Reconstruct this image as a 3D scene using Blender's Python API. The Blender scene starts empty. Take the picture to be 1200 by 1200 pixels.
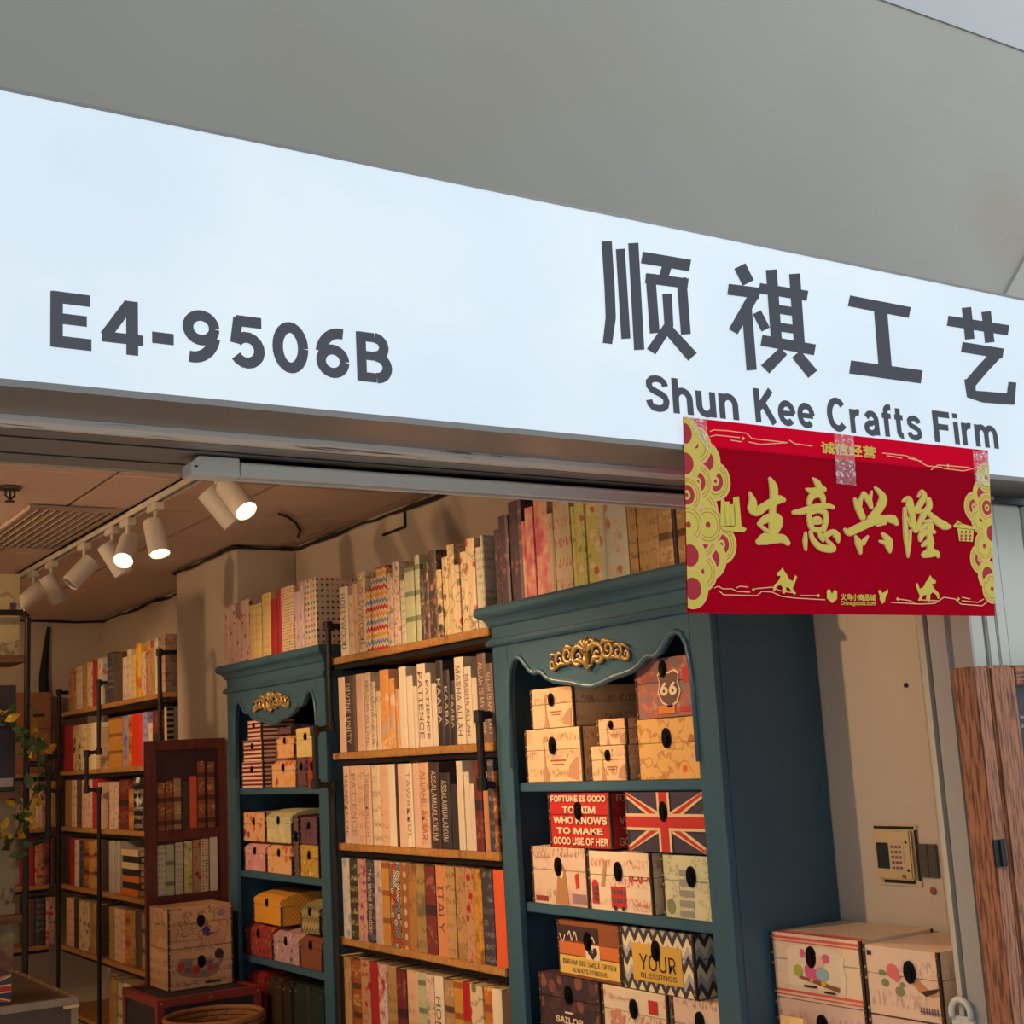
import bpy, bmesh, math, random
from mathutils import Matrix, Vector
random.seed(7)
scene = bpy.context.scene
COL = scene.collection

# ------------------------------------------------------------------ camera, world, light, exposure
F_PX, YAW, PITCH, ROLL, EYE = 1600.0, math.radians(33.13), math.radians(9.946), math.radians(-3.142), 1.65
_f = Vector((math.sin(YAW)*math.cos(PITCH), math.cos(YAW)*math.cos(PITCH), math.sin(PITCH)))
_r = Vector((math.cos(YAW), -math.sin(YAW), 0.0))
_u = _r.cross(_f)
_r2 = _r*math.cos(ROLL) + _u*math.sin(ROLL)
_u2 = -_r*math.sin(ROLL) + _u*math.cos(ROLL)
cam_data = bpy.data.cameras.new('camera')
cam_data.sensor_width = 36.0
cam_data.lens = 36.0*F_PX/1200.0
cam_data.clip_start = 0.05
cam = bpy.data.objects.new('camera', cam_data)
COL.objects.link(cam)
cam.matrix_world = Matrix(((_r2.x, _u2.x, -_f.x, 0), (_r2.y, _u2.y, -_f.y, 0), (_r2.z, _u2.z, -_f.z, EYE), (0, 0, 0, 1)))
scene.camera = cam
scene.view_settings.view_transform = 'Standard'
scene.view_settings.look = 'None'
scene.view_settings.gamma = 1.0
scene.view_settings.use_curve_mapping = False
scene.view_settings.exposure = 0.0

world = bpy.data.worlds.new('concourse_daylight')
scene.world = world
world.use_nodes = True
world.node_tree.nodes['Background'].inputs[0].default_value = (0.86, 0.93, 1.0, 1)
world.node_tree.nodes['Background'].inputs[1].default_value = 0.80

def area_light(name, loc, target, size, size_y, energy, color):
    d = bpy.data.lights.new(name, 'AREA')
    d.shape = 'RECTANGLE'; d.size = size; d.size_y = size_y; d.energy = energy; d.color = color
    o = bpy.data.objects.new(name, d); COL.objects.link(o)
    o.location = loc
    o.rotation_euler = (Vector(target)-Vector(loc)).to_track_quat('-Z', 'Y').to_euler()
    return o
# added overhead area light, unseen; brightens the plaster toward the upper right
area_light('added_overhead_light', (6.2, -1.2, 7.0), (3.2, 2.2, 3.2), 4.0, 3.0, 330.0, (0.90, 0.95, 1.0))

SPOT_W = 80.0                   # watts of each lit track head
SPOT_COL = (1.0, 0.63, 0.345)

# ------------------------------------------------------------------ measuring helpers
def ray(px, py):
    return _f + _r2*((px-600)/F_PX) - _u2*((py-600)/F_PX)
def on_x(px, py, X):
    d = ray(px, py); return Vector((0, 0, EYE)) + d*(X/d.x)
def on_y(px, py, Y):
    d = ray(px, py); return Vector((0, 0, EYE)) + d*(Y/d.y)

# ------------------------------------------------------------------ colours and materials
def lin(c):
    return tuple(((v/255.0)/12.92 if v/255.0 <= 0.04045 else ((v/255.0+0.055)/1.055)**2.4) for v in c) + (1.0,)

class NT:
    """small wrapper for building node trees"""
    def __init__(s, name):
        s.m = bpy.data.materials.new(name); s.m.use_nodes = True
        s.nt = s.m.node_tree; s.b = s.nt.nodes['Principled BSDF']
        s._uv = None
    def n(s, t, **k):
        o = s.nt.nodes.new(t)
        for a, b in k.items(): setattr(o, a, b)
        return o
    def link(s, a, b): s.nt.links.new(a, b)
    def put(s, sock, v):
        if hasattr(v, 'is_linked') or isinstance(v, bpy.types.NodeSocket): s.link(v, sock)
        else: sock.default_value = v
    def math(s, op, a, b=0.0, c=None):
        o = s.n('ShaderNodeMath', operation=op)
        s.put(o.inputs[0], a); s.put(o.inputs[1], b)
        if c is not None: s.put(o.inputs[2], c)
        return o.outputs[0]
    def mix(s, fac, a, b):
        o = s.n('ShaderNodeMix', data_type='RGBA')
        s.put(o.inputs[0], fac); s.put(o.inputs[6], a); s.put(o.inputs[7], b)
        return o.outputs[2]
    def obj(s):
        return s.n('ShaderNodeTexCoord').outputs['Object']
    def uv(s, sx=1.0, sy=1.0):
        """flat print coordinates: width (or depth on the flanks) across, height up"""
        if s._uv is None:
            sep = s.n('ShaderNodeSeparateXYZ'); s.link(s.obj(), sep.inputs[0])
            s._uv = (s.math('ADD', sep.outputs[0], sep.outputs[1]), sep.outputs[2])
        c = s.n('ShaderNodeCombineXYZ')
        s.link(s.math('MULTIPLY', s._uv[0], sx), c.inputs[0]); s.link(s.math('MULTIPLY', s._uv[1], sy), c.inputs[1])
        info = s.n('ShaderNodeObjectInfo')
        s.link(s.math('MULTIPLY', info.outputs['Random'], 17.0), c.inputs[2])
        return c.outputs[0]
    def noise(s, vec, scale, detail=3.0, rough=0.5):
        o = s.n('ShaderNodeTexNoise'); s.link(vec, o.inputs['Vector'])
        o.inputs['Scale'].default_value = scale; o.inputs['Detail'].default_value = detail; o.inputs['Roughness'].default_value = rough
        return o.outputs['Fac']
    def vor(s, vec, scale, rnd=1.0, dims='3D'):
        o = s.n('ShaderNodeTexVoronoi', voronoi_dimensions=dims); s.link(vec, o.inputs['Vector'])
        o.inputs['Scale'].default_value = scale; o.inputs['Randomness'].default_value = rnd
        return o.outputs['Distance'], o.outputs['Color']
    def ramp(s, fac, stops, const=False):
        o = s.n('ShaderNodeValToRGB'); s.put(o.inputs[0], fac)
        e = o.color_ramp
        if const: e.interpolation = 'CONSTANT'
        while len(e.elements) < len(stops): e.elements.new(0.5)
        for el, (p, c) in zip(e.elements, stops): el.position = p; el.color = c
        return o.outputs[0]
    def step(s, fac, edge, soft=0.02):
        o = s.n('ShaderNodeMapRange'); s.put(o.inputs[0], fac)
        o.inputs[1].default_value = edge-soft; o.inputs[2].default_value = edge+soft
        return o.outputs[0]
    def bump(s, height, strength=0.2, dist=0.002):
        o = s.n('ShaderNodeBump'); o.inputs['Strength'].default_value = strength; o.inputs['Distance'].default_value = dist
        s.link(height, o.inputs['Height']); s.link(o.outputs[0], s.b.inputs['Normal'])
    def done(s, col, rough=0.6, metal=0.0, spec=0.4):
        s.put(s.b.inputs['Base Color'], col); s.b.inputs['Roughness'].default_value = rough
        s.b.inputs['Metallic'].default_value = metal; s.b.inputs['Specular IOR Level'].default_value = spec
        return s.m

_mats = {}
def plain(name, c, rough=0.6, metal=0.0, var=0.12, scale=14.0, bump=0.0, spec=0.4):
    if name in _mats: return _mats[name]
    t = NT(name); v = t.obj()
    n = t.noise(v, scale, 4.0)
    a = lin(c); b = tuple(x*(1-var) for x in a[:3]) + (1,)
    if bump: t.bump(t.noise(v, scale*6, 3.0), bump)
    _mats[name] = t.done(t.mix(n, a, b), rough, metal, spec)
    return _mats[name]

def wood(name, c, dark, rough=0.55, scale=1.0, axis=0, soft=0.16):
    if name in _mats: return _mats[name]
    t = NT(name); mp = t.n('ShaderNodeMapping'); t.link(t.obj(), mp.inputs[0])
    sc = [22*scale]*3; sc[axis] = 1.6*scale
    mp.inputs['Scale'].default_value = sc
    n = t.noise(mp.outputs[0], 2.2, 6.0, 0.62)
    knots = t.noise(t.obj(), 9.0, 2.0)
    fac = t.math('ADD', t.math('MULTIPLY', t.step(n, 0.52, soft), 0.75), t.math('MULTIPLY', t.step(knots, 0.66, 0.06), 0.5))
    t.bump(n, 0.25, 0.0015)
    _mats[name] = t.done(t.mix(fac, lin(c), lin(dark)), rough)
    return _mats[name]

def emit(name, c, strength):
    if name in _mats: return _mats[name]
    t = NT(name); t.b.inputs['Emission Color'].default_value = lin(c); t.b.inputs['Emission Strength'].default_value = strength
    _mats[name] = t.done(lin(c), 0.4); return _mats[name]

def printed(name, kind, base, inks=(), sc=1.0, rough=0.5):
    """printed paper or card: the pattern is flat ink on the cover"""
    if name in _mats: return _mats[name]
    t = NT(name); B = lin(base); I = [lin(c) for c in inks] or [B]
    vec = t.uv()
    tone = t.noise(vec, 18.0, 3.0)
    paper = t.mix(t.math('MULTIPLY', tone, 0.35), B, tuple(x*0.72 for x in B[:3])+(1,))
    col = paper
    if kind == 'floral':
        w = t.noise(vec, 26*sc, 2.0)
        d, c = t.vor(vec, 26*sc)
        sepc = t.n('ShaderNodeSeparateColor'); t.link(c, sepc.inputs[0])
        ink = t.ramp(sepc.outputs[0], [((i+0.001)/len(I), k) for i, k in enumerate(I)], True)
        m = t.math('SUBTRACT', 1.0, t.step(t.math('ADD', d, t.math('MULTIPLY', w, 0.5)), 0.62, 0.05))
        m = t.math('MULTIPLY', m, t.step(sepc.outputs[1], 0.38, 0.02))
        col = t.mix(m, paper, ink)
        st = t.math('SUBTRACT', 1.0, t.step(t.math('ABSOLUTE', t.math('SUBTRACT', t.noise(vec, 16*sc, 2.0), 0.5)), 0.018, 0.01))
        col = t.mix(t.math('MULTIPLY', st, 0.7), col, I[-1])
    elif kind == 'script':
        sp = t.n('ShaderNodeSeparateXYZ'); t.link(vec, sp.inputs[0])
        ln = t.math('PINGPONG', t.math('MULTIPLY', sp.outputs[1], 55*sc), 1.0)
        v2 = t.uv(260*sc, 90*sc); w = t.noise(v2, 1.0, 2.0)
        m = t.math('MULTIPLY', t.step(ln, 0.55, 0.1), t.step(w, 0.53, 0.04))
        m = t.math('MULTIPLY', m, t.step(t.noise(vec, 11*sc, 1.0), 0.42, 0.05))
        col = t.mix(t.math('MULTIPLY', m, 0.8), paper, I[0])
        if len(I) > 1:
            bl = t.step(t.noise(vec, 13*sc, 3.0), 0.60, 0.05); col = t.mix(bl, col, I[1])
    elif kind == 'dots':
        d, c = t.vor(vec, 48*sc, 0.0, '2D')
        sepc = t.n('ShaderNodeSeparateColor'); t.link(c, sepc.inputs[0])
        ink = t.ramp(sepc.outputs[0], [((i+0.001)/len(I), k) for i, k in enumerate(I)], True)
        col = t.mix(t.math('SUBTRACT', 1.0, t.step(d, 0.27, 0.03)), paper, ink)
    elif kind == 'chevron':
        sp = t.n('ShaderNodeSeparateXYZ'); t.link(vec, sp.inputs[0])
        z = t.math('PINGPONG', t.math('MULTIPLY', sp.outputs[0], 60*sc), 1.0)
        f = t.math('FRACT', t.math('ADD', t.math('MULTIPLY', sp.outputs[1], 9*sc), t.math('MULTIPLY', z, 0.16)))
        st = []
        for i, k in enumerate(I): st += [(i/len(I), k), ((i+0.62)/len(I), B)]
        col = t.ramp(f, st, True)
    elif kind == 'zigzag':
        sp = t.n('ShaderNodeSeparateXYZ'); t.link(vec, sp.inputs[0])
        z = t.math('PINGPONG', t.math('MULTIPLY', sp.outputs[0], 90*sc), 1.0)
        f = t.math('FRACT', t.math('ADD', t.math('MULTIPLY', sp.outputs[1], 28*sc), t.math('MULTIPLY', z, 0.45)))
        col = t.ramp(f, [(i/len(I), k) for i, k in enumerate(I)], True)
    elif kind == 'bands':
        sp = t.n('ShaderNodeSeparateXYZ'); t.link(vec, sp.inputs[0])
        f = t.math('FRACT', t.math('MULTIPLY', sp.outputs[1], 7.0*sc))
        w = t.noise(vec, 60*sc, 2.0)
        col = t.mix(t.step(f, 0.80, 0.01), paper, I[0])
        orn = t.math('MULTIPLY', t.step(w, 0.54, 0.03), t.math('MULTIPLY', t.step(f, 0.22, 0.02), t.math('SUBTRACT', 1.0, t.step(f, 0.62, 0.02))))
        col = t.mix(t.math('MULTIPLY', orn, 0.8), col, I[-1])
    elif kind == 'stripes':
        sp = t.n('ShaderNodeSeparateXYZ'); t.link(vec, sp.inputs[0])
        f = t.math('FRACT', t.math('MULTIPLY', sp.outputs[1], 50*sc))
        col = t.mix(t.step(f, 0.5, 0.03), B, I[0])
    elif kind == 'lattice':
        sp = t.n('ShaderNodeSeparateXYZ'); t.link(vec, sp.inputs[0])
        a = t.math('PINGPONG', t.math('MULTIPLY', t.math('ADD', sp.outputs[0], sp.outputs[1]), 80*sc), 1.0)
        b = t.math('PINGPONG', t.math('MULTIPLY', t.math('SUBTRACT', sp.outputs[0], sp.outputs[1]), 80*sc), 1.0)
        col = t.mix(t.step(t.math('MAXIMUM', a, b), 0.78, 0.05), B, I[0])
    elif kind == 'wash':
        n = t.noise(vec, 9*sc, 4.0, 0.6)
        st = [(0.36, B)] + [(0.45+0.16*i, k) for i, k in enumerate(I)]
        col = t.ramp(n, st)
    elif kind == 'map':
        n = t.noise(vec, 12*sc, 5.0, 0.6)
        col = t.mix(t.step(n, 0.56, 0.02), paper, I[0])
        edge = t.math('SUBTRACT', 1.0, t.step(t.math('ABSOLUTE', t.math('SUBTRACT', n, 0.52)), 0.012, 0.008))
        col = t.mix(t.math('MULTIPLY', edge, 0.8), col, I[-1])
    elif kind == 'geo':
        d, c = t.vor(vec, 40*sc, 0.25, '2D')
        sepc = t.n('ShaderNodeSeparateColor'); t.link(c, sepc.inputs[0])
        ink = t.ramp(sepc.outputs[0], [(i/len(I), k) for i, k in enumerate(I)], True)
        col = t.mix(t.step(t.math('FRACT', t.math('MULTIPLY', d, 3.0)), 0.45, 0.05), ink, B)
    _mats[name] = t.done(col, rough); return _mats[name]

# ------------------------------------------------------------------ mesh helpers
class MB:
    def __init__(s): s.v = []; s.f = []
    def add(s, vs, fs):
        k = len(s.v); s.v += [tuple(v) for v in vs]; s.f += [tuple(i+k for i in f) for f in fs]; return s
    def box(s, x0, x1, y0, y1, z0, z1):
        return s.add([(x0,y0,z0),(x1,y0,z0),(x1,y1,z0),(x0,y1,z0),(x0,y0,z1),(x1,y0,z1),(x1,y1,z1),(x0,y1,z1)],
                     [(0,3,2,1),(4,5,6,7),(0,1,5,4),(1,2,6,5),(2,3,7,6),(3,0,4,7)])
    def prism(s, poly, a0, a1, axis='y'):
        """polygon in the plane across the axis, pushed from a0 to a1 (convex or simple outline)"""
        n = len(poly)
        def P(p, a): return {'y': (p[0], a, p[1]), 'z': (p[0], p[1], a), 'x': (a, p[0], p[1])}[axis]
        fs = [tuple(range(n)), tuple(range(2*n-1, n-1, -1))] + [(i, n+i, n+(i+1) % n, (i+1) % n) for i in range(n)]
        return s.add([P(p, a0) for p in poly]+[P(p, a1) for p in poly], fs)
    def tube(s, path, r, seg=8, closed=False):
        P = [Vector(p) for p in path]; n = len(P); R = r if isinstance(r, (list, tuple)) else [r]*n
        rings = []; prev = None
        for i in range(n):
            a = P[(i-1) % n] if (closed or i) else P[0]; b = P[(i+1) % n] if (closed or i < n-1) else P[-1]
            d = (b-a).normalized()
            ref = prev if prev is not None else (Vector((0,0,1)) if abs(d.z) < 0.9 else Vector((1,0,0)))
            x = (ref - d*ref.dot(d)); x = x.normalized() if x.length > 1e-6 else d.orthogonal().normalized()
            prev = x; y = d.cross(x)
            rings.append([P[i]+(x*math.cos(t)+y*math.sin(t))*R[i] for t in [2*math.pi*k/seg for k in range(seg)]])
        vs = [v for g in rings for v in g]; fs = []
        for i in range(n if closed else n-1):
            j = (i+1) % n
            fs += [(i*seg+k, i*seg+(k+1) % seg, j*seg+(k+1) % seg, j*seg+k) for k in range(seg)]
        if not closed: fs += [tuple(range(seg-1, -1, -1)), tuple(range((n-1)*seg, n*seg))]
        return s.add(vs, fs)
    def lathe(s, prof, c=(0,0,0), seg=20):
        """profile of (radius, height) around a vertical axis"""
        vs = []; fs = []
        for r, z in prof:
            vs += [(c[0]+r*math.cos(2*math.pi*k/seg), c[1]+r*math.sin(2*math.pi*k/seg), c[2]+z) for k in range(seg)]
        for i in range(len(prof)-1):
            fs += [(i*seg+k, i*seg+(k+1) % seg, (i+1)*seg+(k+1) % seg, (i+1)*seg+k) for k in range(seg)]
        fs += [tuple(range(seg-1, -1, -1)), tuple(range((len(prof)-1)*seg, len(prof)*seg))]
        return s.add(vs, fs)
    def disc(s, cx, cz, rx, rz, y, seg=14, t=0.0015):
        return s.prism([(cx+rx*math.cos(2*math.pi*k/seg), cz+rz*math.sin(2*math.pi*k/seg)) for k in range(seg)], y, y+t)
    def ring(s, cx, cz, r0, r1, y, seg=20, a0=0.0, a1=2*math.pi):
        """flat printed ring in the front plane"""
        n = seg; vs = []; fs = []
        for k in range(n+1):
            a = a0+(a1-a0)*k/n
            vs += [(cx+r0*math.cos(a), y, cz+r0*math.sin(a)), (cx+r1*math.cos(a), y, cz+r1*math.sin(a))]
        for k in range(n): fs.append((2*k, 2*k+1, 2*k+3, 2*k+2))
        return s.add(vs, fs)
    def nudge(s, e=0.00015):
        """swell each box of a strip-work a hair more than the last so that no faces coincide"""
        for i in range(0, len(s.v), 8):
            g = s.v[i:i+8]; c = [sum(v[k] for v in g)/8 for k in range(3)]; q = e*(i//8)
            s.v[i:i+8] = [tuple(v[k]+(q if v[k] > c[k] else -q) for k in range(3)) for v in g]
        return s
    def mesh(s, name, mat, bev=0.0, smooth=False):
        me = bpy.data.meshes.new(name); me.from_pydata(s.v, [], s.f)
        bm = bmesh.new(); bm.from_mesh(me)
        bmesh.ops.recalc_face_normals(bm, faces=bm.faces)
        if bev:
            es = [e for e in bm.edges if len(e.link_faces) == 2 and e.calc_face_angle(0) > 0.6]
            bmesh.ops.bevel(bm, geom=es, offset=bev, segments=2, affect='EDGES', clamp_overlap=True)
        bm.to_mesh(me); bm.free()
        if smooth:
            for p in me.polygons: p.use_smooth = True
        me.materials.append(mat); return me
    def build(s, name, mat, parent=None, bev=0.0, smooth=False):
        return obj(name, s.mesh(name, mat, bev, smooth), parent)

def obj(name, me, parent=None):
    o = bpy.data.objects.new(name, me); COL.objects.link(o)
    if parent is not None: o.parent = parent
    return o
def tag(o, label, cat, group=None):
    o['label'] = label; o['category'] = cat
    if group: o['group'] = group
    return o
def thing(name, label, cat, loc=(0,0,0), rz=0.0, group=None):
    o = bpy.data.objects.new(name, None); COL.objects.link(o); o.empty_display_size = 0.05
    o.location = loc; o.rotation_euler = (0, 0, rz)
    return tag(o, label, cat, group)
def struct(name, mb, mat, parent=None, bev=0.0):
    o = mb.build(name, mat, parent, bev)
    if parent is None: o['kind'] = 'structure'
    return o
FACE_X = -math.pi/2     # turns a thing whose front is local -y so that it faces the aisle (-X)

# lettering: Blender's own interface font (the built-in one if it is missing) turned into flat meshes
_txt = {}
try:
    import os
    FONT = bpy.data.fonts.load(os.path.join(bpy.utils.system_resource('DATAFILES', path='fonts'), 'Inter.woff2'))
except Exception:
    FONT = None
def text_outline(s, bold=0.0, spacing=1.0):
    key = (s, spacing)
    if key not in _txt:
        cu = bpy.data.curves.new('lettering', 'FONT')
        if FONT and all(ord(ch) < 256 for ch in s): cu.font = FONT
        cu.body = s; cu.size = 1.0; cu.space_character = spacing
        cu.resolution_u = 3; cu.align_x = 'CENTER'; cu.align_y = 'CENTER'
        o = bpy.data.objects.new('lettering', cu); COL.objects.link(o)
        dg = bpy.context.evaluated_depsgraph_get(); me = bpy.data.meshes.new_from_object(o.evaluated_get(dg))
        bpy.data.objects.remove(o); bpy.data.curves.remove(cu)
        vs = [v.co.copy() for v in me.vertices]; fs = [tuple(p.vertices) for p in me.polygons]
        bpy.data.meshes.remove(me)
        xs = [v.x for v in vs]; ys = [v.y for v in vs]
        _txt[key] = (vs, fs, min(xs), max(xs), min(ys), max(ys))
    return _txt[key]
def letters(mb, s, x0, x1, z0, z1, y=-0.0006, bold=0.02, turn=False, keep=False, spacing=1.0):
    """fit a word into a rectangle of the front plane; turn=True reads down the spine"""
    vs, fs, a, b, c, d = text_outline(s, bold, spacing)
    W, H = (x1-x0), (z1-z0); L, T = (H, W) if turn else (W, H)
    kx, ky = L/(b-a), T/(d-c)
    if keep: kx = ky = min(kx, ky)
    cx, cz = (x0+x1)/2, (z0+z1)/2
    shifts = [(0, 0)] if bold < 0.012 else [(0, 0)]+[(bold*math.cos(k*math.pi/4), bold*math.sin(k*math.pi/4)) for k in range(8)]
    if bold >= 0.012: kx, ky = kx*(b-a)/(b-a+2*bold), ky*(d-c)/(d-c+2*bold)
    for i, (sx, sy) in enumerate(shifts):       # heavier weight: the same outline laid a hair aside
        out = []; yy = y-0.00004*i
        for v in vs:
            p = (v.x+sx-(a+b)/2)*kx; q = (v.y+sy-(c+d)/2)*ky
            out.append((cx+q, yy, cz-p) if turn else (cx+p, yy, cz+q))
        mb.add(out, fs)
    return mb
def ordinal(i):
    return ['first','second','third','fourth','fifth','sixth','seventh','eighth','ninth','tenth','eleventh','twelfth','thirteenth','fourteenth',
            'fifteenth','sixteenth','seventeenth','eighteenth','nineteenth','twentieth','twenty-first','twenty-second','twenty-third','twenty-fourth',
            'twenty-fifth','twenty-sixth','twenty-seventh','twenty-eighth'][i]

# ------------------------------------------------------------------ the setting
XW, YF, ZC = 2.6646, 2.29, 2.675          # right wall, inner edge of the shop front, shop ceiling
Z_SOF = 2.165                             # underside of the shop front
M_wall = plain('cream_wall_paint', (205, 190, 170), 0.8, var=0.08, scale=3, bump=0.05)
M_ceil = plain('ceiling_tile_white', (205, 180, 165), 0.85, var=0.08, scale=5)
M_dark = plain('dark_joint', (38, 32, 30), 0.8)
M_grey = plain('grey_plaster', (160, 158, 150), 0.85, var=0.14, scale=1.3, bump=0.04)
t = NT('stained_grey_plaster'); v = t.obj()
base = t.mix(t.noise(v, 1.3, 4.0), lin((154, 153, 147)), lin((140, 138, 131)))
base = t.mix(t.math('MULTIPLY', t.step(t.noise(v, 0.9, 3.0), 0.54, 0.12), 0.45), base, lin((142, 137, 118)))
vd = t.n('ShaderNodeVectorMath', operation='DISTANCE'); t.link(v, vd.inputs[0]); vd.inputs[1].default_value = (3.16, 2.25, 3.0)
rust = t.math('MULTIPLY', t.math('SUBTRACT', 1.0, t.step(vd.outputs['Value'], 0.13, 0.10)), t.math('MULTIPLY', t.noise(v, 9.0, 2.0), 0.42))
t.bump(t.noise(v, 30.0, 4.0), 0.06)
M_stain = t.done(t.mix(rust, base, lin((140, 112, 78))), 0.85)
M_white = plain('white_plaster', (214, 214, 212), 0.8, var=0.05, scale=2)
M_alu = plain('grey_aluminium', (165, 164, 160), 0.4, 0.1, var=0.1, scale=6)
M_metal_soffit = plain('brushed_soffit_metal', (132, 130, 127), 0.32, 0.15, var=0.12, scale=4)
M_lacquer = plain('white_lacquered_metal', (205, 205, 198), 0.4, var=0.06)
M_black = plain('black_paint', (22, 22, 24), 0.5)
M_pipe = plain('dark_iron_pipe', (58, 54, 50), 0.45, 0.6, var=0.4, scale=40, bump=0.2)
M_pine = wood('pine_board', (190, 140, 78), (140, 92, 46), axis=1)
M_floor = plain('grey_floor_tile', (190, 182, 170), 0.35, var=0.12, scale=2)

struct('floor', MB().box(-5, 8, -8, 9.6, -0.1, 0), M_floor)
struct('wall_right', MB().box(XW, XW+0.12, YF, 9.3, 0, 2.8), M_wall)
struct('wall_back', MB().box(-2.5, XW+0.12, 9.2, 9.32, 0, 2.8), M_wall)
struct('wall_left', MB().box(-2.62, -2.5, 2.05, 9.32, 0, 2.8), M_wall)
struct('wall_pillar', MB().box(2.365, XW, 6.0, 6.84, 0, ZC-0.006), M_wall, bev=0.004)
wf = struct('wall_front', MB().box(-5, 8, 2.25, 2.36, Z_SOF+0.012, 3.58), M_stain)
struct('trim_1', MB().box(-5, 8, 2.246, 2.36, 3.58, 5.2), plain('pale_grey_plaster', (168, 170, 172), 0.85, var=0.06, scale=2))      # upper fascia, a step proud of the plaster
p = [on_y(*q, 2.25) for q in ((1172, 350), (1200, 299), (1260, 195), (1330, 330), (1260, 420), (1150, 400))]
struct('trim_2', MB().prism([(v.x, v.z) for v in p], 2.236, 2.2496), M_grey)
struct('trim_3', MB().box(-5, -2.5, 2.1, 2.25, 0, 2.2), M_white)

# suspended ceiling: slab above, loose tiles with open joints below it
ceil = struct('ceiling', MB().box(-2.62, XW+0.12, 2.36, 9.32, ZC+0.012, ZC+0.1), M_dark)
tx = [0.193+0.6*i for i in range(-5, 5)]; tx = [-2.5]+tx+[XW]
ty = [2.36]+[2.85+0.6*i for i in range(0, 11)]+[9.2]
tile_meshes = {}
for i in range(len(tx)-1):
    for j in range(len(ty)-1):
        w, h = round(tx[i+1]-tx[i]-0.012, 4), round(ty[j+1]-ty[j]-0.012, 4)
        if w < 0.03 or h < 0.03: continue
        if (w, h) not in tile_meshes:
            tile_meshes[(w, h)] = MB().box(0, w, 0, h, 0, 0.011).mesh('ceiling_tile', M_ceil, 0.002)
        o = obj('ceiling_tile', tile_meshes[(w, h)], ceil)
        o.location = (tx[i]+0.006, ty[j]+0.006, ZC+random.uniform(-0.002, 0.001))
# dark cable bundle along the gap where wall and ceiling meet
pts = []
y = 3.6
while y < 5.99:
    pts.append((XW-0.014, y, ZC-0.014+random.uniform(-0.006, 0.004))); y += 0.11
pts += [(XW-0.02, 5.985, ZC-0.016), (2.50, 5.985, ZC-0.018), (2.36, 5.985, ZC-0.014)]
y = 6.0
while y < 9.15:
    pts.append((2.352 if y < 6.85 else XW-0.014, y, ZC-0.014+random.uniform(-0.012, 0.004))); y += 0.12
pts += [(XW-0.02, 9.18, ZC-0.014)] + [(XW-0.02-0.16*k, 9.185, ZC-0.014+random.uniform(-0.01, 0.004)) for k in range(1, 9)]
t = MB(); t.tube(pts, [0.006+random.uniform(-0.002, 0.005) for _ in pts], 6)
struct('cable_bundle', t, M_dark)
a = [on_x(474, 596, XW-0.006), on_x(475, 617, XW-0.006), on_x(449, 627, XW-0.006)]
tag(MB().tube(a, 0.006, 6).build('wall_conduit', M_dark), 'thin dark bent conduit high on the cream wall', 'conduit')
def ceil_pt(px, py, z=ZC-0.012):
    d = ray(px, py); return Vector((0, 0, EYE))+d*((z-EYE)/d.z)
a = [ceil_pt(x, y, ZC-0.014) for x, y in ((327, 602), (338, 606), (347, 613), (352, 622), (349, 629))]
tag(MB().tube(a, 0.006, 6).build('loose_cable', M_dark), 'short loose dark cable curling across the ceiling tiles', 'cable')
a = [on_y(57, 735, 9.19), on_y(54, 760, 9.19), on_y(51, 792, 9.19), on_y(52, 830, 9.19)]
tag(MB().tube(a, [0.012, 0.020, 0.030, 0.034], 8).build('wall_cable', M_dark), 'dark cable bundle hanging down the far back wall', 'cable')

# shop front soffit: sign underside, painted moulding, header
struct('trim_4', MB().box(-2.6, 2.9, 2.036, YF, Z_SOF, Z_SOF+0.5), M_metal_soffit)
mo = MB()
prof = [(1.985, Z_SOF+0.012), (1.988, Z_SOF-0.006), (2.000, Z_SOF-0.012), (2.018, Z_SOF-0.010), (2.030, Z_SOF-0.004), (2.036, Z_SOF+0.012)]
mo.prism(prof, -2.6, 2.62, 'x')
t = NT('peeling_white_paint'); v = t.obj(); mp = t.n('ShaderNodeMapping'); t.link(v, mp.inputs[0]); mp.inputs['Scale'].default_value = (1.2, 30, 30)
pe = t.step(t.noise(mp.outputs[0], 4.0, 5.0, 0.7), 0.60, 0.03)
struct('trim_5', mo, t.done(t.mix(pe, lin((196, 190, 184)), lin((92, 88, 82))), 0.55))
m = MB()
for z, y in ((Z_SOF-0.0015, 2.05), (Z_SOF-0.0015, 2.105), (Z_SOF-0.0015, 2.215)): m.box(-2.6, 2.63, y, y+0.005, z, z+0.004)
struct('trim_6', m, M_dark)
struct('wall_header', MB().box(-2.6, XW, YF+0.002, 2.36, Z_SOF+0.07, ZC+0.1), M_wall)

# right jamb and roller-shutter guide, then the ribbed white shutter of the next bay
XJ = 2.408
struct('wall_return', MB().box(XW, 3.2, 2.06, YF-0.001, 0, Z_SOF-0.002), M_wall)
struct('trim_7', MB().box(XJ-0.006, XJ+0.10, 2.046, 2.058, 0, Z_SOF-0.014), plain('jamb_edge_strip', (190, 186, 172), 0.5))
struct('trim_8', MB().box(XJ+0.016, XJ+0.10, 2.034, 2.046, 0, Z_SOF-0.014), M_black)
struct('door_1', MB().box(XJ-0.004, XJ+0.3, 1.992, 2.034, 0, Z_SOF-0.014).box(XJ+0.005, XJ+0.0125, 1.930, 1.992, 0, Z_SOF-0.002)
       .box(XJ-0.007, XJ+0.1, 1.986, 1.993, 0, Z_SOF-0.014), M_alu)
sh = struct('wall_shutter', MB().box(XJ+0.012, 8, 1.958, 2.045, 0, 2.14), M_dark)
M_rib = plain('shutter_white', (190, 194, 182), 0.5, var=0.05)
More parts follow.
